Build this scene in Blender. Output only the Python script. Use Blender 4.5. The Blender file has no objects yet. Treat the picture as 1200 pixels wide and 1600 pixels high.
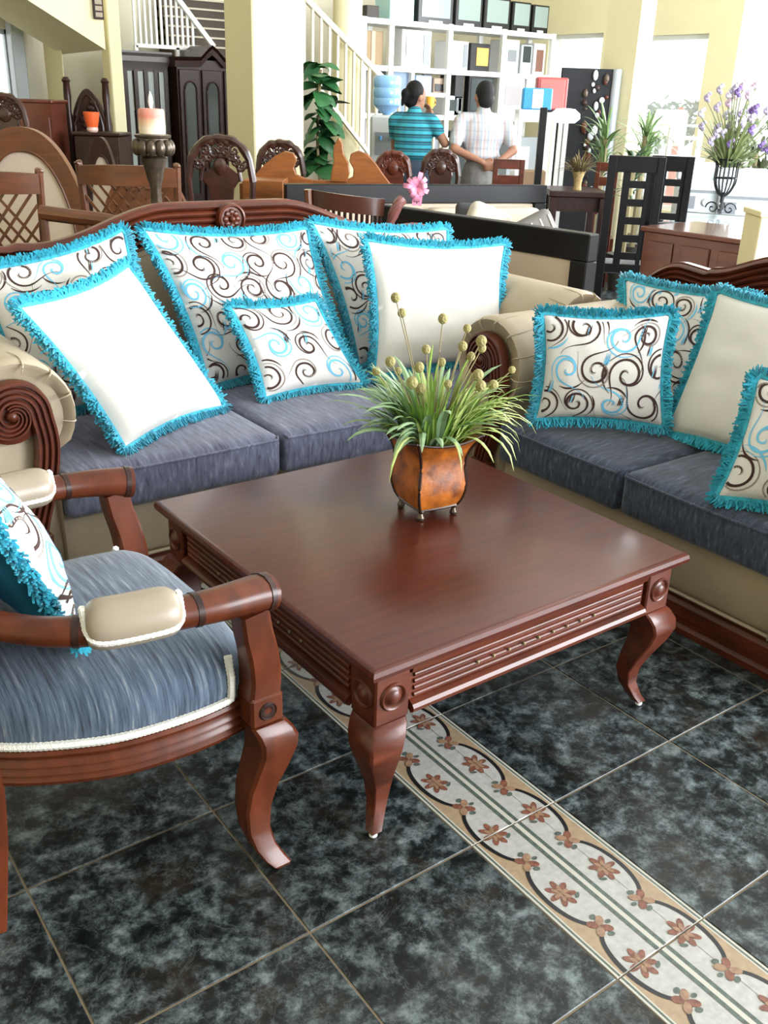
import bpy, bmesh, math, random
from math import pi, sin, cos, tan, radians, sqrt, atan2, hypot
from mathutils import Vector, Matrix, noise
random.seed(7)
SC = bpy.context.scene
COL = SC.collection

# ------------------------------------------------------------------ camera
CAM = Vector((-1.457, -0.784, 1.55))
YAW, PITCH, ROLL, FPX = radians(53.253), radians(23.364), radians(1.934), 1484.66
FW = Vector((cos(YAW)*cos(PITCH), sin(YAW)*cos(PITCH), -sin(PITCH)))
R0 = Vector((sin(YAW), -cos(YAW), 0)); U0 = R0.cross(FW)
RT = R0*cos(ROLL) + U0*sin(ROLL); UP = -R0*sin(ROLL) + U0*cos(ROLL)
cd = bpy.data.cameras.new('camera'); cam = bpy.data.objects.new('camera', cd); COL.objects.link(cam)
cd.sensor_fit = 'VERTICAL'; cd.sensor_height = 36.0; cd.sensor_width = 27.0; cd.lens = FPX/1600*36
cd.clip_start = .05; cd.clip_end = 200
cam.matrix_world = Matrix(((RT.x, UP.x, -FW.x, CAM.x), (RT.y, UP.y, -FW.y, CAM.y), (RT.z, UP.z, -FW.z, CAM.z), (0, 0, 0, 1)))
SC.camera = cam

# ------------------------------------------------------------------ world, daylight, exposure
w = bpy.data.worlds.new('world'); SC.world = w; w.use_nodes = True
bg = w.node_tree.nodes['Background']; bg.inputs[0].default_value = (.93, .97, 1.0, 1); bg.inputs[1].default_value = 2.2
def area(name, loc, rot, sx, sy, power, col):
    d = bpy.data.lights.new(name, 'AREA'); d.shape = 'RECTANGLE'; d.size = sx; d.size_y = sy; d.energy = power; d.color = col
    o = bpy.data.objects.new(name, d); COL.objects.link(o); o.location = loc; o.rotation_euler = rot; return o
# daylight entering by the shop front (behind the camera, -y side) and by the tall windows of the right wall
area('daylight_shopfront', (4.9, -3.9, 2.1), (radians(82), 0, radians(22)), 6.0, 3.0, 800, (.90, .95, 1.0))
area('daylight_right_windows', (9.0, 3.6, 2.7), (radians(84), 0, radians(90)), 6.0, 3.2, 640, (.92, .96, 1.0))
vs = SC.view_settings; vs.view_transform = 'Standard'; vs.look = 'None'; vs.gamma = 1; vs.use_curve_mapping = False
vs.exposure = 0.78
SC.display_settings.display_device = 'sRGB'

# ------------------------------------------------------------------ helpers
def at(px, py, **k):
    """point seen at pixel (px, py) of the 1200x1600 frame on a plane x=, y=, z= or at horizontal distance d="""
    v = FW*FPX + RT*(px-600) - UP*(py-800)
    if 'd' in k:
        t = k['d']/(v.x*cos(YAW)+v.y*sin(YAW))
    else:
        a = 'xyz'.index(list(k)[0]); t = (k[list(k)[0]]-CAM[a])/v[a]
    return CAM + v*t

class MB:
    def __init__(s): s.v = []; s.f = []
    def add(s, vs, fs):
        o = len(s.v); s.v += [tuple(v) for v in vs]; s.f += [tuple(i+o for i in f) for f in fs]; return s
    def box(s, x0, x1, y0, y1, z0, z1, M=None):
        vs = [Vector((x, y, z)) for z in (z0, z1) for y in (y0, y1) for x in (x0, x1)]
        if M: vs = [M @ v for v in vs]
        return s.add(vs, [(0, 2, 3, 1), (4, 5, 7, 6), (0, 1, 5, 4), (2, 6, 7, 3), (0, 4, 6, 2), (1, 3, 7, 5)])
    def bar(s, a, b, wx, wy=None, upv=(0, 0, 1)):
        a = Vector(a); b = Vector(b); wy = wx if wy is None else wy
        d = (b-a).normalized(); u = Vector(upv)
        if abs(d.dot(u)) > .98: u = Vector((0, 1, 0))
        r = d.cross(u).normalized(); u = r.cross(d)
        vs = [p + r*(sx*wx/2) + u*(sy*wy/2) for p in (a, b) for sx, sy in ((-1, -1), (1, -1), (1, 1), (-1, 1))]
        return s.add(vs, [(3, 2, 1, 0), (4, 5, 6, 7), (0, 1, 5, 4), (1, 2, 6, 5), (2, 3, 7, 6), (3, 0, 4, 7)])
    def rings(s, rings, cap=True, closed=True):
        n = len(rings[0]); o = len(s.v)
        for r in rings: s.v += [tuple(p) for p in r]
        for i in range(len(rings)-1):
            for j in range(n if closed else n-1):
                k = (j+1) % n
                s.f.append((o+i*n+j, o+i*n+k, o+(i+1)*n+k, o+(i+1)*n+j))
        if cap and closed:
            s.f.append(tuple(o+j for j in reversed(range(n)))); s.f.append(tuple(o+(len(rings)-1)*n+j for j in range(n)))
        return s
    def tube(s, path, rad, n=8, sq=1.0, upv=(0, 0, 1)):
        """round bar along a path; rad a number or one per point; sq squashes along the up vector"""
        P = [Vector(p) for p in path]; m = len(P); R = rad if hasattr(rad, '__len__') else [rad]*m
        prof = [(cos(2*pi*i/n), sin(2*pi*i/n)*sq) for i in range(n)]
        return s.sweep(P, lambda t, i: [(a*R[i], b*R[i]) for a, b in prof], upv)
    def sweep(s, path, prof, upv=(0, 0, 1), cap=True):
        P = [Vector(p) for p in path]; m = len(P); rings = []; u = Vector(upv); last = None
        for i in range(m):
            d = (P[min(i+1, m-1)]-P[max(i-1, 0)]).normalized()
            r = d.cross(u)
            if r.length < .05: r = last or d.cross(Vector((0.3, 1, .2)))
            r = r.normalized()
            if last and r.dot(last) < 0 and False: r = -r
            last = r; uu = r.cross(d)
            pr = prof(i/(m-1), i) if callable(prof) else prof
            rings.append([P[i]+r*a+uu*b for a, b in pr])
        return s.rings(rings, cap)
    def lathe(s, prof, n=20, c=(0, 0, 0), mod=None, M=None):
        rings = []
        for r, z in prof:
            ring = []
            for i in range(n):
                a = 2*pi*i/n; rr = r*(mod(a, z) if mod else 1)
                p = Vector((c[0]+rr*cos(a), c[1]+rr*sin(a), c[2]+z)); ring.append(M @ p if M else p)
            rings.append(ring)
        return s.rings(rings)
    def ball(s, c, r, n=10, m=6, sc=(1, 1, 1)):
        pr = [(max(.001, sin(pi*i/m)), -cos(pi*i/m)) for i in range(m+1)]
        return s.rings([[Vector((c[0]+r*a*cos(2*pi*j/n)*sc[0], c[1]+r*a*sin(2*pi*j/n)*sc[1], c[2]+r*b*sc[2])) for j in range(n)] for a, b in pr])
    def prism(s, poly, f0, f1):
        """poly of 2d points; f0, f1 map a 2d point to the two faces"""
        n = len(poly); vs = [f0(*p) for p in poly]+[f1(*p) for p in poly]
        return s.add(vs, [tuple(reversed(range(n))), tuple(range(n, 2*n))]+[(i, (i+1) % n, n+(i+1) % n, n+i) for i in range(n)])
    def surf(s, fn, nu, nv, cu=False):
        o = len(s.v); mu = nu if cu else nu+1
        for j in range(nv+1):
            for i in range(mu): s.v.append(tuple(fn(i/nu, j/nv)))
        for j in range(nv):
            for i in range(nu):
                k = (i+1) % mu if cu else i+1
                s.f.append((o+j*mu+i, o+j*mu+k, o+(j+1)*mu+k, o+(j+1)*mu+i))
        return s
    def mesh(s, name, mat, smooth=35, bevel=0, seg=1):
        me = bpy.data.meshes.new(name); me.from_pydata(s.v, [], s.f)
        bm = bmesh.new(); bm.from_mesh(me)
        bmesh.ops.remove_doubles(bm, verts=bm.verts, dist=1e-6)
        bmesh.ops.recalc_face_normals(bm, faces=bm.faces)
        if bevel:
            es = [e for e in bm.edges if len(e.link_faces) == 2 and e.calc_face_angle(0) > .6]
            bmesh.ops.bevel(bm, geom=es, offset=bevel, segments=seg, affect='EDGES', profile=.6, clamp_overlap=True)
        bm.to_mesh(me); bm.free()
        if smooth:
            me.polygons.foreach_set('use_smooth', [True]*len(me.polygons)); me.set_sharp_from_angle(angle=radians(smooth))
        if mat: me.materials.append(mat)
        return me
    def build(s, name, mat, parent=None, smooth=35, bevel=0, seg=1, kind=None, label=None):
        return link(name, s.mesh(name, mat, smooth, bevel, seg), parent, kind, label)

def link(name, me, parent=None, kind=None, label=None):
    o = bpy.data.objects.new(name, me); COL.objects.link(o)
    if parent: o.parent = parent
    if kind: o['kind'] = kind
    if label: o['label'] = label
    return o
def tag(o, label, cat, group=None):
    o['label'] = label; o['category'] = cat
    if group: o['group'] = group
    return o
def thing(name, label, cat, loc=(0, 0, 0), rz=0, group=None):
    o = bpy.data.objects.new(name, None); COL.objects.link(o); o.empty_display_size = .1
    o.location = loc; o.rotation_euler = (0, 0, rz); return tag(o, label, cat, group)
def struct(o): o['kind'] = 'structure'; return o
def kids(o): return [c for c in bpy.data.objects if c.parent == o]
def dup(root, loc, rz, label, group=None):
    def cp(o, par):
        c = o.copy(); COL.objects.link(c); c.parent = par
        for ch in kids(o): cp(ch, c)
        return c
    r = cp(root, None); r.location = loc; r.rotation_euler = (0, 0, rz); r['label'] = label
    if group: r['group'] = group
    return r
def lerp(a, b, t): return a+(b-a)*t
def curve(pts, n):
    """Catmull-Rom through pts"""
    P = [Vector(p) for p in pts]; P = [P[0]*2-P[1]]+P+[P[-1]*2-P[-2]]; out = []
    m = len(P)-3
    for i in range(m):
        for k in range(n):
            t = k/n; a, b, c, d = P[i:i+4]
            out.append(.5*((2*b)+(c-a)*t+(2*a-5*b+4*c-d)*t*t+(3*b-a-3*c+d)*t**3))
    out.append(P[-2].copy()); return out

# ------------------------------------------------------------------ materials
def mat(name, col, rough=.5, metal=0, coat=0, bump=0, bscale=40, var=0, vscale=6, sheen=0, spec=None, alpha=None, emit=None, stretch=None, col2=None, trans=0):
    m = bpy.data.materials.new(name); m.use_nodes = True; nt = m.node_tree; N = nt.nodes; L = nt.links
    b = N['Principled BSDF']; b.inputs['Roughness'].default_value = rough; b.inputs['Metallic'].default_value = metal
    b.inputs['Base Color'].default_value = (*col, 1)
    if coat: b.inputs['Coat Weight'].default_value = coat; b.inputs['Coat Roughness'].default_value = .12
    if sheen: b.inputs['Sheen Weight'].default_value = sheen
    if spec is not None: b.inputs['Specular IOR Level'].default_value = spec
    if trans: b.inputs['Transmission Weight'].default_value = trans
    if alpha is not None: b.inputs['Alpha'].default_value = alpha
    if emit: b.inputs['Emission Color'].default_value = (*col, 1); b.inputs['Emission Strength'].default_value = emit
    if var or bump or col2:
        tc = N.new('ShaderNodeTexCoord'); mp = N.new('ShaderNodeMapping'); L.new(tc.outputs['Object'], mp.inputs[0])
        if stretch: mp.inputs['Scale'].default_value = stretch
    if var or col2:
        n = N.new('ShaderNodeTexNoise'); n.inputs['Scale'].default_value = vscale; n.inputs['Detail'].default_value = 5; L.new(mp.outputs[0], n.inputs[0])
        r = N.new('ShaderNodeValToRGB'); L.new(n.outputs[0], r.inputs[0])
        c2 = col2 or tuple(min(1, c*(1+var)) for c in col); c1 = col if col2 else tuple(c*(1-var) for c in col)
        r.color_ramp.elements[0].position = .32; r.color_ramp.elements[1].position = .68
        r.color_ramp.elements[0].color = (*c1, 1); r.color_ramp.elements[1].color = (*c2, 1)
        L.new(r.outputs[0], b.inputs['Base Color'])
    if bump:
        n = N.new('ShaderNodeTexNoise'); n.inputs['Scale'].default_value = bscale; n.inputs['Detail'].default_value = 3; L.new(mp.outputs[0], n.inputs[0])
        bp = N.new('ShaderNodeBump'); bp.inputs['Strength'].default_value = bump; bp.inputs['Distance'].default_value = .01
        L.new(n.outputs[0], bp.inputs['Height']); L.new(bp.outputs[0], b.inputs['Normal'])
    return m

def fabric_streak(name, cols, scale, rough=.85):
    m = bpy.data.materials.new(name); m.use_nodes = True; nt = m.node_tree; N = nt.nodes; L = nt.links
    b = N['Principled BSDF']; b.inputs['Roughness'].default_value = rough; b.inputs['Sheen Weight'].default_value = .25
    tc = N.new('ShaderNodeTexCoord'); mp = N.new('ShaderNodeMapping'); L.new(tc.outputs['Object'], mp.inputs[0]); mp.inputs['Scale'].default_value = scale
    n = N.new('ShaderNodeTexNoise'); n.inputs['Scale'].default_value = 1; n.inputs['Detail'].default_value = 4; n.inputs['Roughness'].default_value = .65; L.new(mp.outputs[0], n.inputs[0])
    r = N.new('ShaderNodeValToRGB'); L.new(n.outputs[0], r.inputs[0]); e = r.color_ramp.elements
    e[0].position = .3; e[1].position = .72; e[0].color = (*cols[0], 1); e[1].color = (*cols[-1], 1)
    for i, c in enumerate(cols[1:-1]):
        k = e.new(.3+.42*(i+1)/(len(cols)-1)); k.color = (*c, 1)
    L.new(r.outputs[0], b.inputs['Base Color'])
    bp = N.new('ShaderNodeBump'); bp.inputs['Strength'].default_value = .35; bp.inputs['Distance'].default_value = .004
    L.new(n.outputs[0], bp.inputs['Height']); L.new(bp.outputs[0], b.inputs['Normal'])
    return m

def marble_tile():
    m = bpy.data.materials.new('dark_marble_tile'); m.use_nodes = True; nt = m.node_tree; N = nt.nodes; L = nt.links
    b = N['Principled BSDF']; b.inputs['Roughness'].default_value = .32; b.inputs['Specular IOR Level'].default_value = .35
    tc = N.new('ShaderNodeTexCoord'); oi = N.new('ShaderNodeObjectInfo'); ad = N.new('ShaderNodeVectorMath'); ad.operation = 'ADD'
    sc = N.new('ShaderNodeVectorMath'); sc.operation = 'SCALE'; sc.inputs['Scale'].default_value = 37
    cb = N.new('ShaderNodeCombineXYZ'); L.new(oi.outputs['Random'], cb.inputs[0]); L.new(oi.outputs['Random'], cb.inputs[1]); L.new(cb.outputs[0], sc.inputs[0])
    L.new(tc.outputs['Object'], ad.inputs[0]); L.new(sc.outputs[0], ad.inputs[1])
    def nz(s, d, ro, dist=0):
        n = N.new('ShaderNodeTexNoise'); n.inputs['Scale'].default_value = s; n.inputs['Detail'].default_value = d; n.inputs['Roughness'].default_value = ro
        n.inputs['Distortion'].default_value = dist; L.new(ad.outputs[0], n.inputs[0]); return n
    def ramp(src, stops):
        r = N.new('ShaderNodeValToRGB'); L.new(src, r.inputs[0]); e = r.color_ramp.elements
        e[0].position, e[1].position = stops[0][0], stops[-1][0]; e[0].color = (*stops[0][1], 1); e[1].color = (*stops[-1][1], 1)
        for p, c in stops[1:-1]: k = e.new(p); k.color = (*c, 1)
        return r
    def mix(fac, a, bb):
        x = N.new('ShaderNodeMix'); x.data_type = 'RGBA'; L.new(fac, x.inputs['Factor']); L.new(a, x.inputs[6])
        if isinstance(bb, tuple): x.inputs[7].default_value = (*bb, 1)
        else: L.new(bb, x.inputs[7])
        return x.outputs[2]
    a = ramp(nz(17, 14, .74, .1).outputs[0], [(.40, (.005, .007, .007)), (.47, (.015, .020, .021)), (.52, (.050, .064, .066)), (.57, (.105, .130, .132)), (.66, (.23, .27, .27))])
    lg = ramp(nz(3.2, 4, .6).outputs[0], [(.35, (.35, .35, .35)), (.65, (1, 1, 1))])
    mu = N.new('ShaderNodeMix'); mu.data_type = 'RGBA'; mu.blend_type = 'MULTIPLY'; mu.inputs['Factor'].default_value = .75; L.new(a.outputs[0], mu.inputs[6]); L.new(lg.outputs[0], mu.inputs[7])
    br = ramp(nz(5, 8, .7).outputs[0], [(.51, (0, 0, 0)), (.63, (.6, .6, .6))])
    c = mix(br.outputs[0], mu.outputs[2], (.026, .017, .010))
    vein = ramp(nz(7, 6, .7, .6).outputs[0], [(.488, (0, 0, 0)), (.5, (.14, .14, .14)), (.512, (0, 0, 0))])
    c = mix(vein.outputs[0], c, (.27, .31, .31))
    L.new(c, b.inputs['Base Color'])
    return m

WOOD = mat('mahogany', (.090, .019, .0075), .36, coat=.12, spec=.35, var=.35, vscale=3, stretch=(2, 9, 9), bump=.03, bscale=60)
WOODTOP = mat('mahogany_top', (.072, .0135, .0065), .30, coat=.15, spec=.4, var=.22, vscale=4, stretch=(1.5, 14, 1))
WOODLT = mat('chair_mahogany', (.088, .019, .006), .34, coat=.10, spec=.3, var=.3, vscale=4, stretch=(6, 6, 2))
WOODDK = mat('dark_wood', (.026, .009, .006), .36, coat=.1, spec=.3, var=.35, vscale=4, stretch=(8, 8, 1.5))
WOODBR = mat('brown_wood', (.115, .036, .012), .38, coat=.2, var=.25, vscale=3, stretch=(2, 2, 12))
WOODOR = mat('honey_wood', (.25, .080, .017), .4, coat=.2, var=.2, vscale=3, stretch=(2, 2, 14))
BLACKW = mat('black_lacquer', (.006, .006, .007), .38, spec=.22)
PADC = mat('satin_beige', (.30, .24, .175), .35, spec=.5)
CREAM = mat('cream_leather', (.41, .33, .23), .5, bump=.12, bscale=9, var=.08, vscale=5)
BEIGE = mat('beige_fabric', (.52, .42, .33), .9, bump=.1, bscale=200)
PILW = mat('cream_linen', (.72, .69, .64), .9, bump=.12, bscale=320, sheen=.1)
PILP = mat('print_linen', (.74, .71, .68), .9, bump=.12, bscale=320, sheen=.1)
TEAL = mat('turquoise_fringe', (.020, .36, .50), .75, sheen=.4, var=.25, vscale=40)
TEALD = mat('teal_cloth', (.006, .13, .21), .85)
INKB = mat('brown_print', (.050, .022, .018), .9)
INKBL = mat('blue_print', (.16, .52, .78), .9)
INKG = mat('taupe_print', (.30, .25, .22), .9)
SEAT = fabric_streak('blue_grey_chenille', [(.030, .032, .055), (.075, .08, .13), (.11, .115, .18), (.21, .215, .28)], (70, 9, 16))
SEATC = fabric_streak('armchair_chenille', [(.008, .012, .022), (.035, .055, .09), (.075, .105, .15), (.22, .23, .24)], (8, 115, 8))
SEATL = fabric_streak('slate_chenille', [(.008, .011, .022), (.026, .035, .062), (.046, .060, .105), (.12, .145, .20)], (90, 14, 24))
GIMP = mat('white_gimp_braid', (.80, .77, .70), .8, bump=.4, bscale=300)
WHITE = mat('white_paint', (.80, .80, .78), .4)
WHITEP = mat('white_plastic', (.84, .85, .86), .35)
WALL = mat('yellow_wall', (.79, .72, .47), .85, var=.03, vscale=2, bump=.05, bscale=30)
WALLG = mat('cream_wall', (.69, .65, .51), .85, var=.03, vscale=2)
CEIL = mat('white_ceiling', (.80, .79, .75), .9)
MARBLE = marble_tile()
GROUT = mat('tan_grout', (.20, .155, .10), .8)
IVORY = mat('ivory_marble', (.37, .36, .335), .3, var=.12, vscale=60)
BEIGEM = mat('beige_marble', (.31, .225, .14), .3, var=.12, vscale=50)
BLKM = mat('black_marble', (.012, .012, .013), .3)
ROSEM = mat('rose_marble', (.17, .065, .042), .35, var=.35, vscale=120)
TANM = mat('tan_marble', (.26, .155, .095), .35, var=.2, vscale=100)
GREENM = mat('green_marble', (.075, .095, .08), .3, var=.3, vscale=80)
STONEW = mat('white_line_marble', (.44, .42, .36), .3)
METAL = mat('antique_metal', (.10, .075, .055), .35, metal=.7, var=.3, vscale=30)
POTM = mat('amber_pot', (.12, .028, .004), .38, coat=.12, col2=(.45, .125, .012), vscale=22, bump=.25, bscale=35)
DKMET = mat('dark_bronze_edge', (.035, .016, .010), .35, metal=.4, coat=.2)
LEAFG = mat('grass_green', (.13, .26, .045), .5, col2=(.30, .44, .09), vscale=5, spec=.3)
LEAFB = mat('bluegreen_leaf', (.15, .26, .14), .5, col2=(.30, .42, .22), vscale=5, spec=.3)
LEAFY = mat('lime_leaf', (.40, .52, .13), .5, col2=(.52, .58, .25), vscale=5, spec=.3)
LEAFD = mat('dark_leaf', (.012, .075, .022), .45, col2=(.03, .14, .04), vscale=5)
SEED = mat('seed_ball', (.34, .29, .12), .9, bump=.8, bscale=160, var=.2, vscale=60)
STEM = mat('dry_stem', (.28, .23, .12), .8)
GLASS = mat('glass', (.75, .82, .82), .05, alpha=.35, spec=.6)
STEEL = mat('grey_appliance', (.42, .46, .50), .35)
SCREEN = mat('dark_screen', (.04, .055, .06), .15, coat=.4)
CARVW = mat('carved_wood', (.042, .013, .008), .32, coat=.25, var=.4, vscale=8)
SKIN = mat('skin', (.30, .14, .085), .6)
HAIR = mat('black_hair', (.006, .005, .005), .7, spec=.2)

# ------------------------------------------------------------------ the setting
XW, YB, ZC = 9.2, 11.2, 6.0           # right wall, back wall, ceiling
X0, Y0 = -6.0, -4.4
T, SW = .43295, .26675                # tile module and width of the mosaic strip
G = .0045
floor = struct(MB().box(X0, XW+.3, Y0, YB+.3, -.12, -.0022).build('floor', GROUT, smooth=0))
def tile_mesh(sx, sy, m):
    b = .0015; mb = MB()
    mb.rings([[(0, 0, -.008), (sx, 0, -.008), (sx, sy, -.008), (0, sy, -.008)], [(0, 0, -b), (sx, 0, -b), (sx, sy, -b), (0, sy, -b)], [(b, b, 0), (sx-b, b, 0), (sx-b, sy-b, 0), (b, sy-b, 0)]])
    return mb.mesh('floor_tile', m, smooth=0)
TM = tile_mesh(T-G, T-G, MARBLE)
xs = [T*i for i in range(0, 22)] + [-SW-T*i for i in range(1, 14)]
ys = [T*j for j in range(-10, 26)]
far = MB(); near = 0
for x in xs:
    for y in ys:
        if x > XW-.1 or y > YB-.1: continue
        if -2.1 < x < 1.4 and -.9 < y < 1.9:
            o = link('floor_tile', TM, floor); o.location = (x+G/2, y+G/2, 0); near += 1
        else: far.box(x+G/2, min(x+T-G/2, XW), y+G/2, min(y+T-G/2, YB), -.008, 0)
far.build('floor_tile_field', MARBLE, floor, smooth=0, kind='stuff')

HW = SW/2
def ell(cx, cy, rx, ry, rot=0, n=10):
    return [(cx+rx*cos(2*pi*i/n)*cos(rot)-ry*sin(2*pi*i/n)*sin(rot), cy+rx*cos(2*pi*i/n)*sin(rot)+ry*sin(2*pi*i/n)*cos(rot)) for i in range(n)]
def border(sgn):
    """mosaic border tile: x = 0 outer edge, HW inner edge"""
    out = []
    def flat(name, polys, m, z):
        mb = MB()
        for p in polys: mb.add([(x, y, z) for x, y in p], [tuple(range(len(p)))])
        bm = bmesh.new(); me = bpy.data.meshes.new(name); me.from_pydata(mb.v, [], mb.f); bm.from_mesh(me)
        for co, no in (((0, G/2, 0), (0, -1, 0)), ((0, T-G/2, 0), (0, 1, 0))):
            bmesh.ops.bisect_plane(bm, geom=bm.verts[:]+bm.edges[:]+bm.faces[:], plane_co=co, plane_no=no, clear_outer=True)
        for v in bm.verts: v.co.x *= sgn
        bmesh.ops.recalc_face_normals(bm, faces=bm.faces)
        for f in bm.faces:
            if f.normal.z < 0: f.normal_flip()
        bm.to_mesh(me); bm.free(); me.materials.append(m); out.append((name, me))
    rect = lambda a, b, c=0, d=T: [(a, c), (b, c), (b, d), (a, d)]
    ex, ax, by = .070, .050, .1025
    flat('beige_field', [rect(.014, ex)], BEIGEM, .0003)
    def half(ax_, by_, yc, n=22): return [(ex-ax_*cos(-pi/2+pi*i/n), yc+by_*sin(-pi/2+pi*i/n)) for i in range(n+1)]
    YC = (0, T/2, T)
    flat('ivory_scallop', [half(ax, by, y) for y in YC], IVORY, .0006)
    ring = []
    for y in YC:
        A, B = half(ax, by, y), half(ax-.0105, by-.0095, y)
        ring += [[A[i], A[i+1], B[i+1], B[i]] for i in range(len(A)-1)]
    flat('black_arc', ring, BLKM, .0009)
    flat('white_line', [rect(.0005, .0055), rect(.0105, .014), rect(HW-.006, HW-.0005)], STONEW, .0004)
    flat('green_line', [rect(.0055, .0105), rect(HW-.016, HW-.006)], GREENM, .0004)
    rose, tan_, grn = [], [], []
    for y in YC:
        cx = ex-.004
        for k in range(7):
            a = 2*pi*k/7+.5; rose.append(ell(cx+.017*cos(a), y+.023*sin(a), .016, .0075, a))
        for k in range(6):
            a = 2*pi*k/6+1.1; tan_.append(ell(cx+.010*cos(a), y+.013*sin(a), .011, .005, a))
        grn.append(ell(cx+.026, y-.022, .009, .0045, .6))
    for y in (T/4, 3*T/4):
        for k in range(4):
            a = pi/2*k+pi/4; (rose if k % 2 else tan_).append(ell(ex-.002+.014*cos(a), y+.016*sin(a), .0135, .009, a))
        grn += [ell(ex+.003, y+.026, .0085, .006, .3), ell(ex+.003, y-.026, .0085, .006, -.3), ell(ex+.022, y, .007, .005, 0)]
    flat('rose_petals', rose, ROSEM, .0012); flat('tan_petals', tan_, TANM, .0015); flat('green_leaves', grn, GREENM, .0011)
    return out
for sgn, xo in ((1, -SW), (-1, 0)):
    base = tile_mesh(HW-.0015, T-G, IVORY)
    if sgn < 0:
        for v in base.vertices: v.co.x *= -1
        base.flip_normals()
    pcs = border(sgn)
    for j in range(-2, 5):
        bt = link('border_tile', base, floor); bt.location = (xo+sgn*.0005, j*T+G/2, 0)
        for n, me in pcs:
            o = link(n, me, bt); o.location = (0, -G/2, 0)
MB().box(-SW, 0, 5*T, YB, -.008, -.001).box(-SW, 0, Y0, -2*T, -.008, -.001).build('border_strip', IVORY, floor, smooth=0)

struct(MB().box(X0, XW+.3, Y0, YB+.3, ZC, ZC+.2).build('ceiling', CEIL, smooth=0))
struct(MB().box(X0-.2, X0, Y0, YB+.3, 0, ZC).build('wall_left', WALL, smooth=0))
# back wall with a bright window at the far left
wa, wb = at(-60, 60, y=YB), at(27, 150, y=YB)
wx0, wx1, wz0, wz1 = wa.x, wb.x, wb.z-.15, wa.z+.12
wbk = MB()
for a, b, c, d in ((X0, wx0, 0, ZC), (wx1, XW+.3, 0, ZC), (wx0, wx1, 0, wz0), (wx0, wx1, wz1, ZC)): wbk.box(a, b, YB, YB+.25, c, d)
struct(wbk.build('wall_back', WALLG, smooth=0))
win = struct(MB().box(wx0, wx1, YB+.1, YB+.11, wz0, wz1).build('window_1', GLASS, smooth=0))
fr = MB()
for a, b, c, d in ((wx0, wx0+.05, wz0, wz1), (wx1-.05, wx1, wz0, wz1), (wx0, wx1, wz0, wz0+.05), (wx0, wx1, wz1-.05, wz1)): fr.box(a, b, YB+.06, YB+.15, c, d)
fr.build('window_frame', STEEL, win, smooth=0)
# right wall: two windows and a tall glazed front
W1 = (at(945, 53, x=XW).y+.02, at(858, 53, x=XW).y, .35, at(900, 53, x=XW).z)
W2 = (at(1108, 55, x=XW).y, at(1018, 53, x=XW).y+.12, .35, at(1060, 54, x=XW).z)
W3 = (-2.5, at(1150, 90, x=XW).y, .25, 4.2)
ZT = 4.25; W4 = (6.2, 10.2, 4.5, 5.8)      # unseen high window above the lower two, added for the table-top sheen
wr = MB(); cuts = sorted((W3, W2, W1)); y = Y0
for a, b, c, d in cuts:
    wr.box(XW, XW+.25, y, a, 0, ZT).box(XW, XW+.25, a, b, 0, c).box(XW, XW+.25, a, b, d, ZT); y = b
wr.box(XW, XW+.25, y, YB, 0, ZT)
wr.box(XW, XW+.25, Y0, W4[0], ZT, ZC).box(XW, XW+.25, W4[1], YB, ZT, ZC).box(XW, XW+.25, W4[0], W4[1], ZT, W4[2]).box(XW, XW+.25, W4[0], W4[1], W4[3], ZC)
struct(wr.build('wall_right', WALL, smooth=0))
for i, (a, b, c, d) in enumerate((W1, W2, W3, W4)):
    win = struct(MB().box(XW+.12, XW+.128, a, b, c, d).build('window_%d' % (i+2), GLASS, smooth=0))
    fr = MB().box(XW+.08, XW+.17, a, a+.05, c, d).box(XW+.08, XW+.17, b-.05, b, c, d).box(XW+.08, XW+.17, a, b, c, c+.05).box(XW+.08, XW+.17, a, b, d-.05, d)
    n = 4 if i >= 2 else 1
    for k in range(1, n): yy = lerp(a, b, k/n); fr.box(XW+.08, XW+.17, yy-.03, yy+.03, c, d)
    fr.build('window_frame', WHITE, win, smooth=0)
# glazed shop front behind the camera: posts and lintel, open to the daylight except for an added solid part
sf = MB().box(X0, XW, Y0-.2, Y0, 3.6, ZC).box(X0, XW, Y0-.2, Y0, 0, .1)
for x in (1.5, 4, 6.5, 9.0): sf.box(x-.06, x+.06, Y0-.2, Y0, .1, 3.6)
sf.box(X0, .4, Y0-.2, Y0, .1, 3.6)  # unseen solid left part, added to keep daylight off the left foreground
struct(sf.build('wall_front_with_light_block', WHITE, smooth=0))

def column(name, pe, pl, pr, py, d, m=WALL):
    e = at(pe, py, d=d); y1 = at(pl, py, x=e.x).y; x1 = at(pr, py, y=e.y).x
    return struct(MB().box(e.x, x1, e.y, y1, 0, ZC).build(name, m, smooth=0, bevel=.012))
column('trim_1', 395, 352, 475, 100, 8.9)
column('trim_2', 1003, 950, 1026, 20, 10.3)
column('trim_3', 97, 70, 99, 100, 11.3)
column('trim_4', 172, 160, 192, 100, 10.6)
column('trim_5', 183, 181, 214, 30, 12.35, WALLG)
# round column behind the stair rail
c = at(542, 100, d=11.6); r_ = (at(565, 100, d=11.6)-at(520, 100, d=11.6)).length/2
struct(MB().lathe([(r_, 0), (r_, ZC)], 28, (c.x, c.y, 0)).build('trim_6', WALL))
# sloping underside of the upper stair, left
P = [at(43, 0, y=9.3), at(165, 78, y=9.3), at(97, 85, y=10.6), at(0, 27, y=10.6)]
dv = (P[0]-P[1])*2; dw = (P[3]-P[2])*2
B = [P[0]+dv, P[1], P[2], P[3]+dw]
struct(MB().add(B+[b+Vector((0, 0, 1.9)) for b in B], [(0, 1, 2, 3), (4, 7, 6, 5), (0, 4, 5, 1), (1, 5, 6, 2), (2, 6, 7, 3), (3, 7, 4, 0)]).build('trim_7', WALL, smooth=0))
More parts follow.
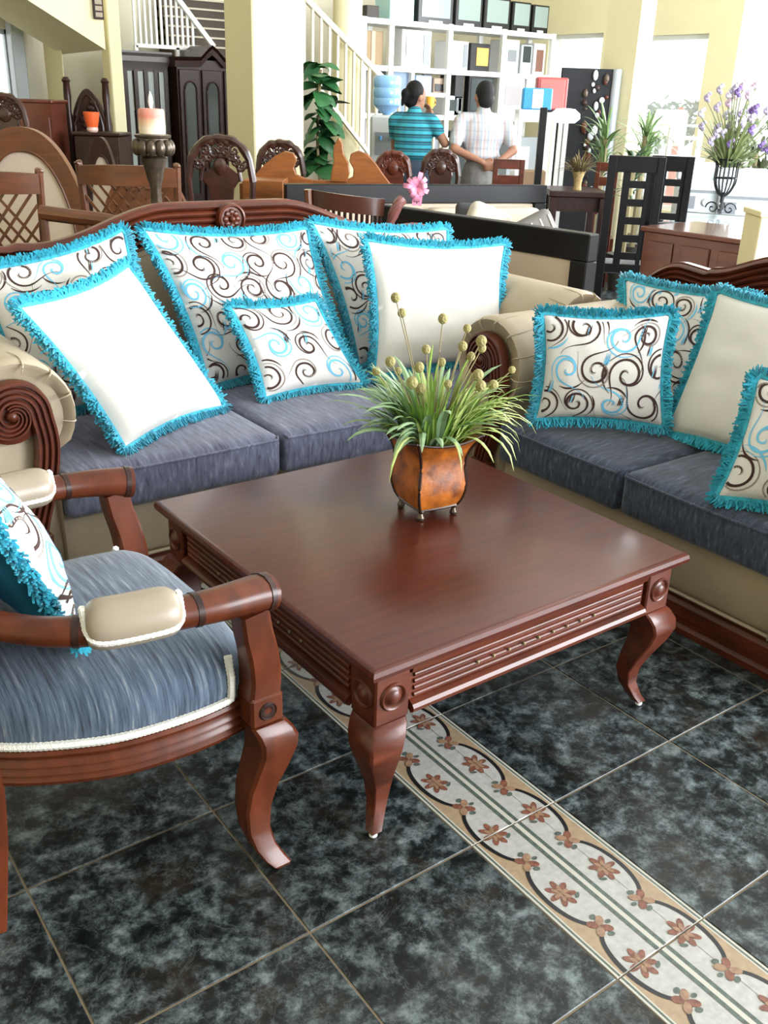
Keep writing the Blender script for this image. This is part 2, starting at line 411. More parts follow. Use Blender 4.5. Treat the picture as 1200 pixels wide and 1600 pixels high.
# grey window post at the far left
a, b = at(20, 100, y=YB-.15), at(40, 100, y=YB-.15)
struct(MB().box(a.x, b.x, YB-.2, YB-.02, 0, 3.4).build('trim_8', STEEL, smooth=0, bevel=.01))

# ------------------------------------------------------------------ cushions
def swirl_strokes(rng, W, H):
    """hand drawn flourishes in metres on a W x H panel: list of (points, width, colour index)"""
    out = []
    def spiral(cx, cy, R, turns, a0, hand, tail):
        pts = []; n = int(26*turns)
        for i in range(n+1):
            t = i/n; r = R*(.10+.90*t**.85); a = a0+hand*2*pi*turns*t
            pts.append((cx+r*cos(a), cy+r*sin(a)))
        a = a0+hand*2*pi*turns; x, y = pts[-1]; h = a+hand*pi/2
        for i in range(tail):
            x += .008*cos(h); y += .008*sin(h); h += hand*(.10-.022*i); pts.append((x, y))
        return pts
    nx = max(3, round(W/.122)); ny = max(3, round(H/.115))
    for j in range(ny):
        for i in range(nx):
            cx = -W/2+W*(i+.5+(.25 if j % 2 else -.15))/nx+rng.uniform(-.02, .02); cy = -H/2+H*(j+.5)/ny+rng.uniform(-.02, .02)
            R = rng.uniform(.042, .062); a0 = rng.uniform(0, 2*pi); hand = rng.choice((-1, 1)); tu = rng.uniform(1.15, 1.6)
            c = 1 if (i+2*j) % 4 == 2 else 0
            out.append((spiral(cx, cy, R, tu, a0, hand, 15), .0092, c))
            out.append((spiral(cx+.006*cos(a0), cy+.006*sin(a0), R*1.16, tu*.8, a0+.5*hand, hand, 11), .0056, c if c else (2 if rng.random() < .4 else 0)))
            if rng.random() < .8:
                b = a0+hand*rng.uniform(.5, 1.5); out.append(([(cx+R*1.36*cos(b+hand*k*.1)*(1+.004*k), cy+R*1.36*sin(b+hand*k*.1)*(1+.004*k)) for k in range(16)], .0075, 0 if c else rng.choice((0, 0, 1))))
            if rng.random() < .6:   # brush marks
                x, y = cx+rng.uniform(-.07, .07), cy+rng.uniform(-.07, .07)
                for k in range(3): out.append(([(x+k*.006+s*.003, y+s*.007+.002*s*s*.5) for s in range(5)], .005, rng.choice((0, 1))))
    return out

def pillow(name, label, BL, BR, TR, TL, th=.075, printed=True, back=None, seed=1, group=None, fr=.044):
    rng = random.Random(seed)
    C = [Vector(p) for p in (BL, BR, TR, TL)]; cen = sum(C, Vector())/4
    base = Vector((cen.x, cen.y, min(p.z for p in C)))
    C = [p-base for p in C]
    W = ((C[1]-C[0]).length+(C[2]-C[3]).length)/2; Hh = ((C[3]-C[0]).length+(C[2]-C[1]).length)/2
    n = ((C[1]-C[0]).cross(C[3]-C[0])).normalized()
    def S(u, v, side=1, off=0):
        uu = u*(1-.095*(1-v*v)*abs(u)**2); vv = v*(1-.095*(1-u*u)*abs(v)**2)
        a, b = (uu+1)/2, (vv+1)/2
        p = C[0]*(1-a)*(1-b)+C[1]*a*(1-b)+C[2]*a*b+C[3]*(1-a)*b
        k = max(0, (1-u*u)*(1-v*v))
        h = th*k**.42*(1+.10*noise.noise((u*1.6+seed, v*1.6, 2)))*(1-.12*v)
        h += .006*noise.noise((u*4+seed*3, v*4, 7))*k
        return p+n*(side*h+off)
    root = thing(name, label, 'cushion', base, 0, group)
    N = 30
    if back:
        MB().surf(lambda a, b: S(2*a-1, 2*b-1, 1), N, N).build('front_panel', PILP if printed else PILW, root, smooth=60)
        MB().surf(lambda a, b: S(1-2*a, 2*b-1, -1), N, N).build('back_panel', back, root, smooth=60, label='plain teal back of the cushion')
    else:
        mb = MB().surf(lambda a, b: S(2*a-1, 2*b-1, 1), N, N).surf(lambda a, b: S(1-2*a, 2*b-1, -1), 14, 14)
        mb.build('cover', PILP if printed else PILW, root, smooth=60)
    if printed:
        rib = [MB(), MB(), MB()]
        for pts, wd, c in swirl_strokes(rng, W*1.06, Hh*1.06):
            L, R, ok = [], [], True
            segs = []
            for i, (x, y) in enumerate(pts):
                if abs(x) > W*.485 or abs(y) > Hh*.485:
                    if len(L) > 2: segs.append((L, R))
                    L, R = [], []; continue
                a = pts[max(0, i-1)]; b = pts[min(len(pts)-1, i+1)]; dx, dy = b[0]-a[0], b[1]-a[1]; l = hypot(dx, dy) or 1
                hw_ = wd/2*max(.18, sin(pi*min(1, max(0, i/(len(pts)-1)))**.8))
                ox, oy = -dy/l*hw_, dx/l*hw_
                f = lambda X, Y: S(X/(W/2), Y/(Hh/2), 1, .0012)
                L.append(f(x+ox, y+oy)); R.append(f(x-ox, y-oy))
            if len(L) > 2: segs.append((L, R))
            for L, R in segs: rib[c].rings([[l, r] for l, r in zip(L, R)], cap=False, closed=False)
        for mb, nm, m in zip(rib, ('brown_swirl_print', 'blue_swirl_print', 'taupe_swirl_print'), (INKB, INKBL, INKG)):
            if mb.v: mb.build(nm, m, root, smooth=0, kind='stuff')
    # brush fringe
    fb = MB(); per = 2*(W+Hh); cnt = int(per/.0042)
    def edge(t):
        t = (t % 1)*4; k = int(t); s = (t-k)*2-1
        return ((s, -1), (1, s), (-s, 1), (-1, -s))[k]
    ctr = S(0, 0, 0)
    path = []
    for i in range(cnt):
        t = i/cnt; u, v = edge(t); p = S(u, v, 0); q = S(*edge(t+.002), 0)
        tg = (q-p).normalized(); o = tg.cross(n).normalized()
        cw = (abs(u)*abs(v))**14
        o = (o*(1-cw)+(p-ctr).normalized()*cw).normalized()
        if i % 6 == 0: path.append(p+o*.004)
        for k in range(5):
            le = fr*rng.uniform(.62, 1.08); dn = rng.uniform(-.85, .85); sd = rng.uniform(-.7, .7)
            d1 = (o+n*dn*.8+tg*sd).normalized(); d2 = (o+n*dn*.25+tg*rng.uniform(-.9, .9)+n*rng.uniform(-.5, .5)-Vector((0, 0, .12))).normalized()
            a = p-o*.004+n*rng.uniform(-.004, .004); b = a+d1*le*.55; c = b+d2*le*.45
            w_ = .0034; e1 = tg*w_; e2 = n*w_
            fb.rings([[a+e1*.7, a-e1*.35+e2*.6, a-e1*.35-e2*.6], [b+e1, b-e1*.5+e2*.9, b-e1*.5-e2*.9], [c+e1*.9, c-e1*.45+e2*.8, c-e1*.45-e2*.8]])
    path.append(path[0]); fb.tube(path, .009, 6, upv=n)
    fb.build('fringe', TEAL, root, smooth=50, kind='stuff')
    return root

def softbox(x0, x1, y0, y1, z0, z1, r=.045, crown=.02, n=18):
    """upholstered block: rounded edges and a crowned top"""
    def sgn_pow(t): return t
    cx, cy, cz = (x0+x1)/2, (y0+y1)/2, (z0+z1)/2; hx, hy, hz = (x1-x0)/2, (y1-y0)/2, (z1-z0)/2
    mb = MB()
    def P(X, Y, Z):
        v = Vector((X*hx, Y*hy, Z*hz)); i = Vector((max(-(hx-r), min(hx-r, v.x)), max(-(hy-r), min(hy-r, v.y)), max(-(hz-r), min(hz-r, v.z))))
        d = v-i
        if d.length > 1e-9: d = d.normalized()*r
        p = i+d
        if Z > 0: p.z += crown*(1-X*X)*(1-Y*Y)*max(0, Z)
        p.y -= crown*.5*(1-X*X)*(1-Z*Z)*(1 if Y < 0 else 0)*abs(Y)
        return Vector((cx, cy, cz))+p
    def g(t): # denser near edges
        s = 2*t-1; return math.copysign(1-(1-abs(s))**1.7, s)
    for ax in range(3):
        for s in (-1, 1):
            def fn(a, b):
                q = [0, 0, 0]; q[ax] = s; q[(ax+1) % 3] = g(a); q[(ax+2) % 3] = g(b); return P(*q)
            mb.surf(fn, n, n)
    return mb

# ------------------------------------------------------------------ carved sofas
def crest_z(t, pk=1.15):
    """top line of the carved back, t in [-1,1] across the width"""
    a = abs(t); sd_ = .985 if pk < 1.1 else 1.02
    if a < .20: return pk
    if a < .64: return lerp(pk, sd_, (1-cos(pi*(a-.20)/.44))/2)
    if a < .80: return lerp(sd_, sd_+.012, (a-.64)/.16)
    return lerp(sd_+.012, .93, ((a-.80)/.20)**2)
def sofa(label, n, W, loc, rz, seatmat, cush, pk=1.15):
    D = .54
    root = thing('carved_sofa', label, 'sofa', loc, rz)
    hw = W/2; RO, RR, RZ = .10, .175, .67
    ow = hw+RO+.10
    pf = [(0, 0), (.02, 0), (.02, .02), (.008, .03), (.008, .05), (.022, .06), (.022, .10), (.010, .112), (.016, .13), (0, .13)]
    pl = MB().box(-ow, ow, -D+.045, D-.02, 0, .13)
    pl.rings([[(x, -D+.045-a, b) for a, b in pf] for x in (-ow, ow)])
    pl.build('plinth', WOOD, root, smooth=25)
    MB().surf(lambda a, b: Vector((lerp(-hw-.02, hw+.02, a), -D+.05-.018*sin(pi*b), lerp(.13, .335, b))), 24, 6).box(-hw-.02, hw+.02, -D+.05, D-.05, .13, .32).build('seat_base', CREAM, root)
    MB().tube([(-ow, -D+.025, .136), (ow, -D+.025, .136)], .006, 6).build('piping', CREAM, root)
    ws = cush or [W/n]*n
    for i in range(n):
        cw = ws[i]; x0 = -hw+sum(ws[:i])
        c = softbox(x0+.003, x0+cw-.003, -D-.015, D-.22, .325, .478, .03, .02).build('seat_cushion', seatmat, root, smooth=60)
        pth = [(x0+.02, -D-.017, .468), (x0+cw-.02, -D-.017, .468)]
        MB().tube([(x0+.015, -D-.002, .472), *[(lerp(x0+.02, x0+cw-.02, k/10), -D-.017-.008*sin(pi*k/10), .464) for k in range(11)], (x0+cw-.015, -D-.002, .472)], .0045, 6).build('welt', seatmat, c)
    # back
    def bz(x): return crest_z(x/(hw+.16), pk)-.15
    nb = 40; bk = MB()
    xs_ = [lerp(-hw-.10, hw+.10, i/nb) for i in range(nb+1)]
    bk.rings([[(x, D-.24, .40), (x, D-.15, bz(x)), (x, D-.04, bz(x)), (x, D-.04, .13), (x, D-.2, .13)] for x in xs_])
    bk.build('back', CREAM, root)
    cr = MB()
    prof = [(-.130, 0)]
    for k in range(7):
        y0 = -.130+.026*k
        prof += [(y0+.004, .016), (y0+.013, .024), (y0+.022, .016), (y0+.026, .004)]
    prof += [(.060, .0), (.060, -.03), (.04, -.055), (-.13, -.055)]
    xs2 = [lerp(-hw-.16, hw+.16, i/72) for i in range(73)]
    cr.rings([[(x, D-.13-b, crest_z(x/(hw+.16), pk)-.055+a*(1.0 if abs(x) < .8*hw else .8)) for a, b in prof] for x in xs2])
    cr.build('crest_rail', WOOD, root, smooth=30)
    zc = crest_z(0, pk)-.062; yc = D-.165
    M = Matrix.Translation((0, yc, zc)) @ Matrix.Rotation(radians(90), 4, 'X')
    ro = MB().lathe([(.001, -.02), (.060, -.02), (.064, .0), (.060, .018), (.052, .022), (.047, .010), (.001, .010)], 32, M=M).build('rosette', WOOD, root)
    for k in range(8):
        a = 2*pi*k/8
        MB().ball((0.027*cos(a), -.012, .027*sin(a)), .0135, 8, 6, (1.0, .55, 1.0)).build('petal', WOOD, ro).location = (0, yc, zc)
    MB().ball((0, -.016, 0), .013, 10, 6).build('boss', WOOD, ro).location = (0, yc, zc)
    # rolled arms
    for s in (-1, 1):
        cx = s*(hw+RO)
        A = MB()
        prof_ = [(hw*s, .13), (hw*s, RZ-.12)] + [(cx-s*RR*cos(radians(t)), RZ+RR*sin(radians(t))) for t in range(-30, 216, 12)] + [((hw+RO+.10)*s, RZ-.18), ((hw+RO+.09)*s, .13)]
        ctr = (cx, RZ-.05)
        rings = []
        for yy, sc in ((-D+.035, .80), (-D+.01, .90), (-D+.005, .955), (-D+.02, .99), (-D+.05, 1), (-.2, 1), (.1, 1), (D-.12, .98), (D-.06, .9)):
            rings.append([(ctr[0]+(x-ctr[0])*sc if z > .4 else x, yy, ctr[1]+(z-ctr[1])*sc if z > .4 else z) for x, z in prof_])
        arm = A.rings(rings).build('arm', CREAM, root, smooth=50)
        # pleats gathered at the front of the roll
        pt = MB()
        for t in range(-10, 170, 30):
            a = radians(t); p0 = (cx-s*RR*.72*cos(a), -D+.004, RZ+RR*.72*sin(a)); p1 = (cx-s*RR*.93*cos(a), -D-.002, RZ+RR*.93*sin(a)); p2 = (cx-s*RR*1.006*cos(a), -D+.05, RZ+RR*1.006*sin(a)); p3 = (cx-s*RR*1.0*cos(a+.06), -D+.12, RZ+RR*1.0*sin(a+.06))
            pt.tube(curve([p0, p1, p2, p3], 4), [.001, .0015, .002, .0025, .003, .003, .003, .0025, .002, .0015, .001, .0008, .0005], 6)
        pt.build('pleat_folds', CREAM, arm)
        # carved scroll facing with flutes
        sx, sz = cx+s*.02, RZ+.015
        spir = []
        for k in range(46):
            t = k/45; ph = pi*2.6*(1-t); r = lerp(.016, .082, t)
            spir.append((sx-s*r*cos(ph), sz+r*sin(ph)))
        stem = curve([(*spir[-1], 0), (sx-s*.094, sz-.10, 0), (sx-s*.075, sz-.22, 0), (sx-s*.04, sz-.34, 0), (sx-s*.03, .30, 0)], 7)
        path = [Vector((x, -D-.002, z)) for x, z in spir]+[Vector((p.x, -D-.002, p.y)) for p in stem[1:]]
        def pf2(t, i):
            wd = lerp(.016, .036, min(1, t/.55)); out = []
            fl = 4
            for k in range(fl):
                a = -wd+2*wd*k/fl; b = 2*wd/fl
                out += [(a+b*.1, .004), (a+b*.3, .016), (a+b*.7, .016), (a+b*.9, .004)]
            return out+[(wd, -.02), (-wd, -.02)]
        sc_ = MB().sweep(path, pf2, upv=(0, -1, 0)).build('arm_scroll', WOOD, root, smooth=40)
        M = Matrix.Translation((sx, -D+.015, sz)) @ Matrix.Rotation(radians(90), 4, 'X')
        MB().lathe([(.001, -.01), (.088, -.01), (.088, .008), (.06, .014), (.001, .014)], 28, M=M).ball((sx, -D-.006, sz), .018, 10, 6).build('scroll_disc', WOOD, sc_)
        bx = sx-s*.03
        MB().box(bx-.045, bx+.045, -D-.02, -D+.03, .13, .30).build('post_block', WOOD, root, smooth=0, bevel=.004)
        for zz in (.18, .25):
            M = Matrix.Translation((bx, -D-.02, zz)) @ Matrix.Rotation(radians(90), 4, 'X')
            MB().lathe([(.018, 0), (.018, .004), (.012, .006), (.001, .003)], 14, M=M).build('button', WOOD, root)
    return root
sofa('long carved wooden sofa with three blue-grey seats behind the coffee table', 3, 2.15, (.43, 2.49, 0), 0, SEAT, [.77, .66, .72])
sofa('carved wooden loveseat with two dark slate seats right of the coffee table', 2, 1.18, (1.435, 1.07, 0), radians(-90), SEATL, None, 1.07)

GP = 'fringed cushions on the long sofa'
pillow('cushion', 'swirl-print cushion half hidden behind the left plain cream cushion', (-.60, 2.44, .5), (-.02, 2.48, .5), (-.096, 2.70, 1.085), (-.65, 2.64, .985), .07, seed=3)
pillow('cushion', 'large swirl-print cushion in the middle of the long sofa under the rosette', (.14, 2.53, .5), (.80, 2.50, .5), (.70, 2.71, 1.055), (.009, 2.76, 1.075), .075, seed=5)
pillow('cushion', 'tall swirl-print cushion partly behind the right plain cream cushion', (.84, 2.51, .5), (1.44, 2.52, .5), (1.45, 2.70, 1.02), (.735, 2.72, 1.075), .06, seed=9)
pillow('cushion', 'plain cream cushion tilted against the left arm of the long sofa', (-.408, 2.025, .5), (.071, 2.269, .5), (-.191, 2.435, 1.002), (-.649, 2.17, .948), .08, False, seed=11)
pillow('cushion', 'small swirl-print cushion lying in front at the middle of the long sofa', (.249, 2.275, .505), (.685, 2.255, .505), (.574, 2.44, .815), (.208, 2.46, .818), .055, seed=14)
pillow('cushion', 'plain cream cushion at the right of the long sofa behind the plant', (.791, 2.33, .5), (1.44, 2.25, .5), (1.50, 2.36, .991), (.833, 2.46, 1.031), .075, False, seed=17)
pillow('cushion', 'small swirl-print cushion propped in the left corner of the loveseat', (.905, 1.50, .53), (1.239, 1.20, .53), (1.26, 1.255, .915), (.937, 1.545, .894), .06, seed=21)
pillow('cushion', 'swirl-print cushion against the loveseat back behind two other cushions', (1.47, 1.62, .5), (1.47, 1.06, .5), (1.605, 1.17, .955), (1.60, 1.755, .93), .055, seed=26)
pillow('cushion', 'plain grey-cream cushion leaning on the loveseat back', (1.285, 1.225, .5), (1.27, .66, .5), (1.47, .70, .985), (1.475, 1.236, .976), .075, False, seed=31)
pillow('cushion', 'swirl-print cushion at the right edge of the picture on the loveseat', (.901, .725, .505), (1.06, .37, .505), (1.20, .43, .84), (1.056, .765, .84), .055, seed=36)

# ------------------------------------------------------------------ coffee table
tb = thing('coffee_table', 'square mahogany coffee table with reeded apron and curved legs', 'table', (.026, 1.076, 0), radians(.5))
TX, TY, TZ = .515, .537, .485
def sq(ix, z): return [(-TX+ix, -TY+ix, z), (TX-ix, -TY+ix, z), (TX-ix, TY-ix, z), (-TX+ix, TY-ix, z)]
MB().rings([sq(.03, TZ-.048), sq(.03, TZ-.042), sq(.016, TZ-.038), sq(.008, TZ-.030), sq(.002, TZ-.026), sq(0, TZ-.016), sq(.003, TZ-.006), sq(.010, TZ-.001), sq(.014, TZ)]).build('table_top', WOODTOP, tb, smooth=28)
AX, AY, Z0, Z1 = TX-.034, TY-.034, .328, TZ-.046
BW = .092
for sx, sy, L_, horiz in ((0, -1, AX, True), (0, 1, AX, True), (-1, 0, AY, False), (1, 0, AY, False)):
    M = Matrix.Rotation({(0, -1): 0, (0, 1): pi, (-1, 0): -pi/2, (1, 0): pi/2}[(sx, sy)], 4, 'Z') @ Matrix.Translation((0, -(AY if horiz else AX), 0))
    h = L_-BW
    ap = MB().box(-h, h, .006, .03, Z0+.008, Z1)
    ap.rings([[(x, b, a) for a, b in [(Z0, .004), (Z0-.006, -.004), (Z0, -.013), (Z0+.010, -.015), (Z0+.018, -.010), (Z0+.024, .002), (Z0+.024, .02), (Z0, .02)]] for x in (-h, h)])
    ap.rings([[(x, b, a) for a, b in [(Z1-.018, .006), (Z1-.014, -.004), (Z1, -.008), (Z1, .02), (Z1-.018, .02)]] for x in (-h, h)])
    a_ = ap.build('apron', WOOD, tb, smooth=28); a_.matrix_local = M
    for k in range(4):
        zz = lerp(Z0+.033, Z1-.026, k/3)
        for xa, xb in ((-h+.012, h-.012),):
            rd = MB().rings([[(x, .007-.0075*sin(pi*i/6), zz-.0062*cos(pi*i/6)) for i in range(7)] for x in (xa, xb)]).build('reed', WOOD, a_, smooth=40)
    for k in range(9):
        MB().ball((0, 0, 0), .0042, 6, 4).build('stud', STEM, a_).location = (lerp(-h*.5, h*.5, k/8), -.002, (Z0+Z1)/2)
for cx, cy in ((-1, -1), (1, -1), (1, 1), (-1, 1)):
    X, Y = cx*(AX-BW/2+.006), cy*(AY-BW/2+.006)
    lg = MB().box(X-BW/2, X+BW/2, Y-BW/2, Y+BW/2, Z0-.008, Z1).build('corner_block', WOOD, tb, smooth=0, bevel=.004)
    for ax in (0, 1):
        R = Matrix.Rotation(radians(90)*(cy if ax else 1)*(-1 if ax else 1), 4, 'X') if ax else Matrix.Rotation(radians(90)*cx, 4, 'Y')
        Mx = Matrix.Translation((X+(cx*BW/2 if not ax else 0), Y+(cy*BW/2 if ax else 0), (Z0+Z1)/2+.002)) @ R
        MB().lathe([(.001, .012), (.010, .011), (.017, .007), (.021, .001), (.025, .0005), (.028, .005), (.031, .006), (.034, .003), (.035, -.002)], 24, M=Mx).build('roundel', WOOD, lg, smooth=50)
    leg = MB(); rings = []
    for z, off, hw_ in ((Z0-.006, .004, .044), (.312, .011, .047), (.288, .022, .048), (.26, .027, .045), (.22, .020, .039), (.17, .004, .031), (.12, -.008, .024), (.075, -.005, .0185), (.035, .011, .0155), (.016, .022, .0145)):
        ox, oy = X+cx*off, Y+cy*off; c_ = hw_*.12
        rings.append([(ox+a*hw_+(-a*c_ if k % 2 else 0), oy+b*hw_+(0 if k % 2 else -b*c_), z) for k, (a, b) in enumerate(((-1, -1), (-1, -1), (1, -1), (1, -1), (1, 1), (1, 1), (-1, 1), (-1, 1)))])
        r = rings[-1]; rings[-1] = [(ox-hw_+c_, oy-hw_, z), (ox+hw_-c_, oy-hw_, z), (ox+hw_, oy-hw_+c_, z), (ox+hw_, oy+hw_-c_, z), (ox+hw_-c_, oy+hw_, z), (ox-hw_+c_, oy+hw_, z), (ox-hw_, oy+hw_-c_, z), (ox-hw_, oy-hw_+c_, z)]
    g = leg.rings(rings).build('leg', WOOD, tb, smooth=40)
    MB().lathe([(.004, .017), (.009, .014), (.010, .004), (.007, 0)], 12, (X+cx*.024, Y+cy*.024, 0)).build('glide', WHITEP, g, label='white plastic glide under the foot')

# ------------------------------------------------------------------ potted grass on the table
pc = Vector((.128, 1.135, TZ))
pot = thing('potted_grass', 'square amber metal pot of green grasses and round seed heads on table', 'potted plant', pc, radians(-7))
PZ = [(.032, .060), (.05, .069), (.08, .076), (.11, .076), (.145, .071), (.175, .072), (.20, .079), (.225, .093), (.238, .103)]
def potw(z):
    for (a, b), (c, d) in zip(PZ, PZ[1:]):
        if z <= c: return lerp(b, d, (z-a)/(c-a))
    return PZ[-1][1]
for k in range(4):
    Rk = Matrix.Rotation(pi/2*k, 4, 'Z')
    def pan(a, b, o=0):
        z = .032+.206*b; wv = potw(z); u = 2*a-1
        dz = (.016*(u*u)**1.0-.010)*max(0, (b-.75)/.25)
        return Rk @ Vector((u*wv, -wv-.004*(1-u*u)+o, z+dz))
    MB().surf(lambda a, b: pan(a, b), 10, 16).surf(lambda a, b: pan(1-a, b, .004), 10, 16).build('pot_panel', POTM, pot, smooth=50)
    MB().tube([Rk @ Vector((-potw(z), -potw(z), z+(.006 if z > .23 else 0))) for z in [.032+.206*i/14 for i in range(15)]], .0045, 6).build('corner_rib', DKMET, pot)
    MB().tube([pan(i/10, 1) for i in range(11)], .0035, 6).build('rim', DKMET, pot)
    MB().tube([pan(i/10, 0) for i in range(11)], .004, 6).build('base_edge', DKMET, pot)
    q = Rk @ Vector((-.054, -.054, 0))
    MB().lathe([(.004, 0), (.010, .003), (.0115, .010), (.008, .017), (.006, .022), (.011, .030), (.009, .036)], 10, (q.x, q.y, 0)).build('foot', METAL, pot)
MB().box(-.06, .06, -.06, .06, .032, .036).box(-.070, .070, -.070, .070, .17, .18).build('pot_soil', mat('soil', (.03, .02, .012), .95), pot, smooth=0)
rng = random.Random(4)
def blade(L, w, bend, nseg=7, fold=.3):
    """blade growing along +z bending to +x; returns a builder"""
    mb = MB(); x = z = 0; a = 0; rows = []
    for i in range(nseg+1):
        t = i/nseg; ww = w*(1.0-.0*t)*(sin(pi*min(.999, .12+.88*t))**.55 if t < 1 else .02)
        rows.append([(x, -ww/2, z), (x-fold*ww*.5*cos(a), 0, z+fold*ww*.5*sin(a)), (x, ww/2, z)])
        a += bend*(.4+1.2*t)/nseg; x += sin(a)*L/nseg; z += cos(a)*L/nseg
    return mb.rings(rows, cap=False, closed=False)
kinds = []
for L, w_, b, m in ((.20, .008, .9, LEAFG), (.24, .007, 1.3, LEAFG), (.17, .010, .6, LEAFG), (.22, .021, 1.0, LEAFB), (.18, .024, .7, LEAFB), (.20, .022, 1.5, LEAFB), (.28, .010, 2.3, LEAFY), (.24, .012, 1.7, LEAFY), (.16, .007, .3, LEAFG), (.20, .011, .45, LEAFY)):
    kinds.append(blade(L, w_, b).mesh('leaf', m, smooth=0))
def leaf(k, x, y, z, az, tilt, s):
    o = link('leaf', kinds[k], pot); o.location = (x, y, z); o.rotation_euler = (0, tilt, az); o.scale = (s, s, s)
for i in range(200):                       # upright grass
    az = rng.uniform(0, 2*pi); r = .075*sqrt(rng.random())
    leaf(rng.choice((0, 1, 2, 2, 8, 8, 9, 0)), r*cos(az), r*sin(az), .19, az+rng.uniform(-.5, .5), rng.uniform(.0, .55), rng.uniform(.75, 1.3))
for i in range(85):                        # blue-green lily leaves, mostly to the left of the pot
    az = radians(180-37+7)+rng.gauss(0, 1.15); r = .05+.03*rng.random()
    leaf(rng.choice((3, 4, 5)), r*cos(az), r*sin(az), .20+.05*rng.random(), az+rng.uniform(-.4, .4), rng.uniform(.0, 1.0), rng.uniform(.7, 1.15))
for i in range(44):                        # long pale blades drooping on the right
    az = radians(-37+7)+rng.gauss(0, .6); r = .07
    leaf(rng.choice((6, 6, 7, 9)), r*cos(az), r*sin(az), .21, az+rng.uniform(-.3, .3), rng.uniform(.1, .8), rng.uniform(.75, 1.1))
inv = Matrix.Rotation(radians(7), 4, 'Z')
for i, (px, py, r) in enumerate(((618, 465, 13), (628, 489, 12), (692, 498, 13), (730, 513, 11), (723, 541, 13), (752, 533, 15), (753, 544, 12), (736, 557, 12), (666, 546, 12), (610, 565, 14), (588, 580, 12), (655, 574, 14), (644, 598, 16), (657, 608, 15), (690, 566, 12), (747, 586, 15), (751, 603, 15), (771, 602, 14), (800, 578, 10), (700, 600, 11), (622, 580, 11))):
    p = inv @ (at(px, py, d=2.51+rng.uniform(-.07, .07))-pc); b = Vector((p.x*.25, p.y*.25, .19)); rr = r/560*.56
    m_ = (b+p)/2; m_.x *= .8; m_.y *= .8
    st = MB().tube(curve([b, m_, p], 6), .0016, 5).build('flower_stem', STEM, pot)
    hd = MB().ball((0, 0, 0), rr, 12, 9, (1, 1, 1.1)).build('seed_head', SEED, st); hd.location = p

# ------------------------------------------------------------------ open-arm chair in the left foreground
ch = thing('armchair', 'open-arm mahogany armchair with blue-grey seat and white braid at left', 'armchair', (-.91, 1.035, 0), radians(90))
half = [(0, -.285), (-.14, -.28), (-.24, -.268), (-.295, -.245), (-.312, -.215), (-.325, -.11), (-.315, .03), (-.275, .14), (-.22, .235), (-.16, .29), (0, .30)]
def outline(k=1.0, n=6, dz=0):
    c = curve([(x, y, 0) for x, y in half], n); c += [Vector((-p.x, p.y, 0)) for p in reversed(c[1:-1])]
    return [Vector((p.x*k, (p.y-.01)*k+.01, 0)) for p in c]
def off(o, d):
    n = len(o); out = []
    for i, p in enumerate(o):
        t = (o[(i+1) % n]-o[i-1]).normalized(); out.append(p+Vector((-t.y, t.x, 0))*(-d if True else d))
    return out
O = outline()
sgn_ = 1 if sum(a.x*b.y-b.x*a.y for a, b in zip(O, O[1:]+O[:1])) > 0 else -1
def grow(d): 
    n = len(O); out = []
    for i, p in enumerate(O):
        t = (O[(i+1) % n]-O[i-1]).normalized(); out.append(p+Vector((t.y, -t.x, 0))*d*sgn_)
    return out
def ringz(d, z): return [Vector((p.x, p.y, z+.014)) for p in grow(d)]
def ringk(k, z): return [Vector((p.x, p.y, z+.014)) for p in outline(k)]
st = MB().rings([ringk(1.0, .37), ringk(1.0, .40), ringk(1.012, .425), ringk(1.0, .452), ringk(.96, .475), ringk(.88, .492), ringk(.75, .503), ringk(.5, .511), ringk(.2, .514), ringk(.02, .5145)]).build('seat', SEATC, ch, smooth=60)
MB().rings([ringz(-.05, .372), ringz(.002, .386), ringz(.010, .384), ringz(.013, .376), ringz(.010, .368), ringz(.004, .364), ringz(.012, .356), ringz(.014, .350), ringz(.006, .344), ringz(.012, .337), ringz(.014, .331), ringz(.006, .325), ringz(.014, .316), ringz(.010, .306), ringz(-.03, .302)]).build('seat_rail', WOODLT, ch, smooth=30)
def braid(path, r=.0078, closed=False, up=(0, 0, 1)):
    mb = MB(); P = [Vector(p) for p in path]; fine = []
    for a, b in zip(P, P[1:]):
        m = max(1, int((b-a).length/.004))
        fine += [lerp(a, b, k/m) for k in range(m)]
    fine.append(P[-1])
    return mb.tube(fine, [r*(1+.16*(i % 2)) for i in range(len(fine))], 6, upv=up)
rg = ringz(.006, .394)
br = [rg[i] for i in range(len(rg)) if rg[i].y > -.20 and rg[i].x < 0]
braid([(-.300, -.200, .500), (-.322, -.196, .46), (-.3225, -.194, .41)]+br).build('gimp_braid', GIMP, ch)
br2 = [Vector((-p.x, p.y, p.z)) for p in br]
braid([(.300, -.200, .500), (.322, -.196, .46), (.3225, -.194, .41)]+br2).build('gimp_braid', GIMP, ch)
fr_ = sorted([p for p in rg if p.y < -.24 and abs(p.x) < .30], key=lambda p: p.x)
braid(fr_).build('gimp_braid', GIMP, ch)
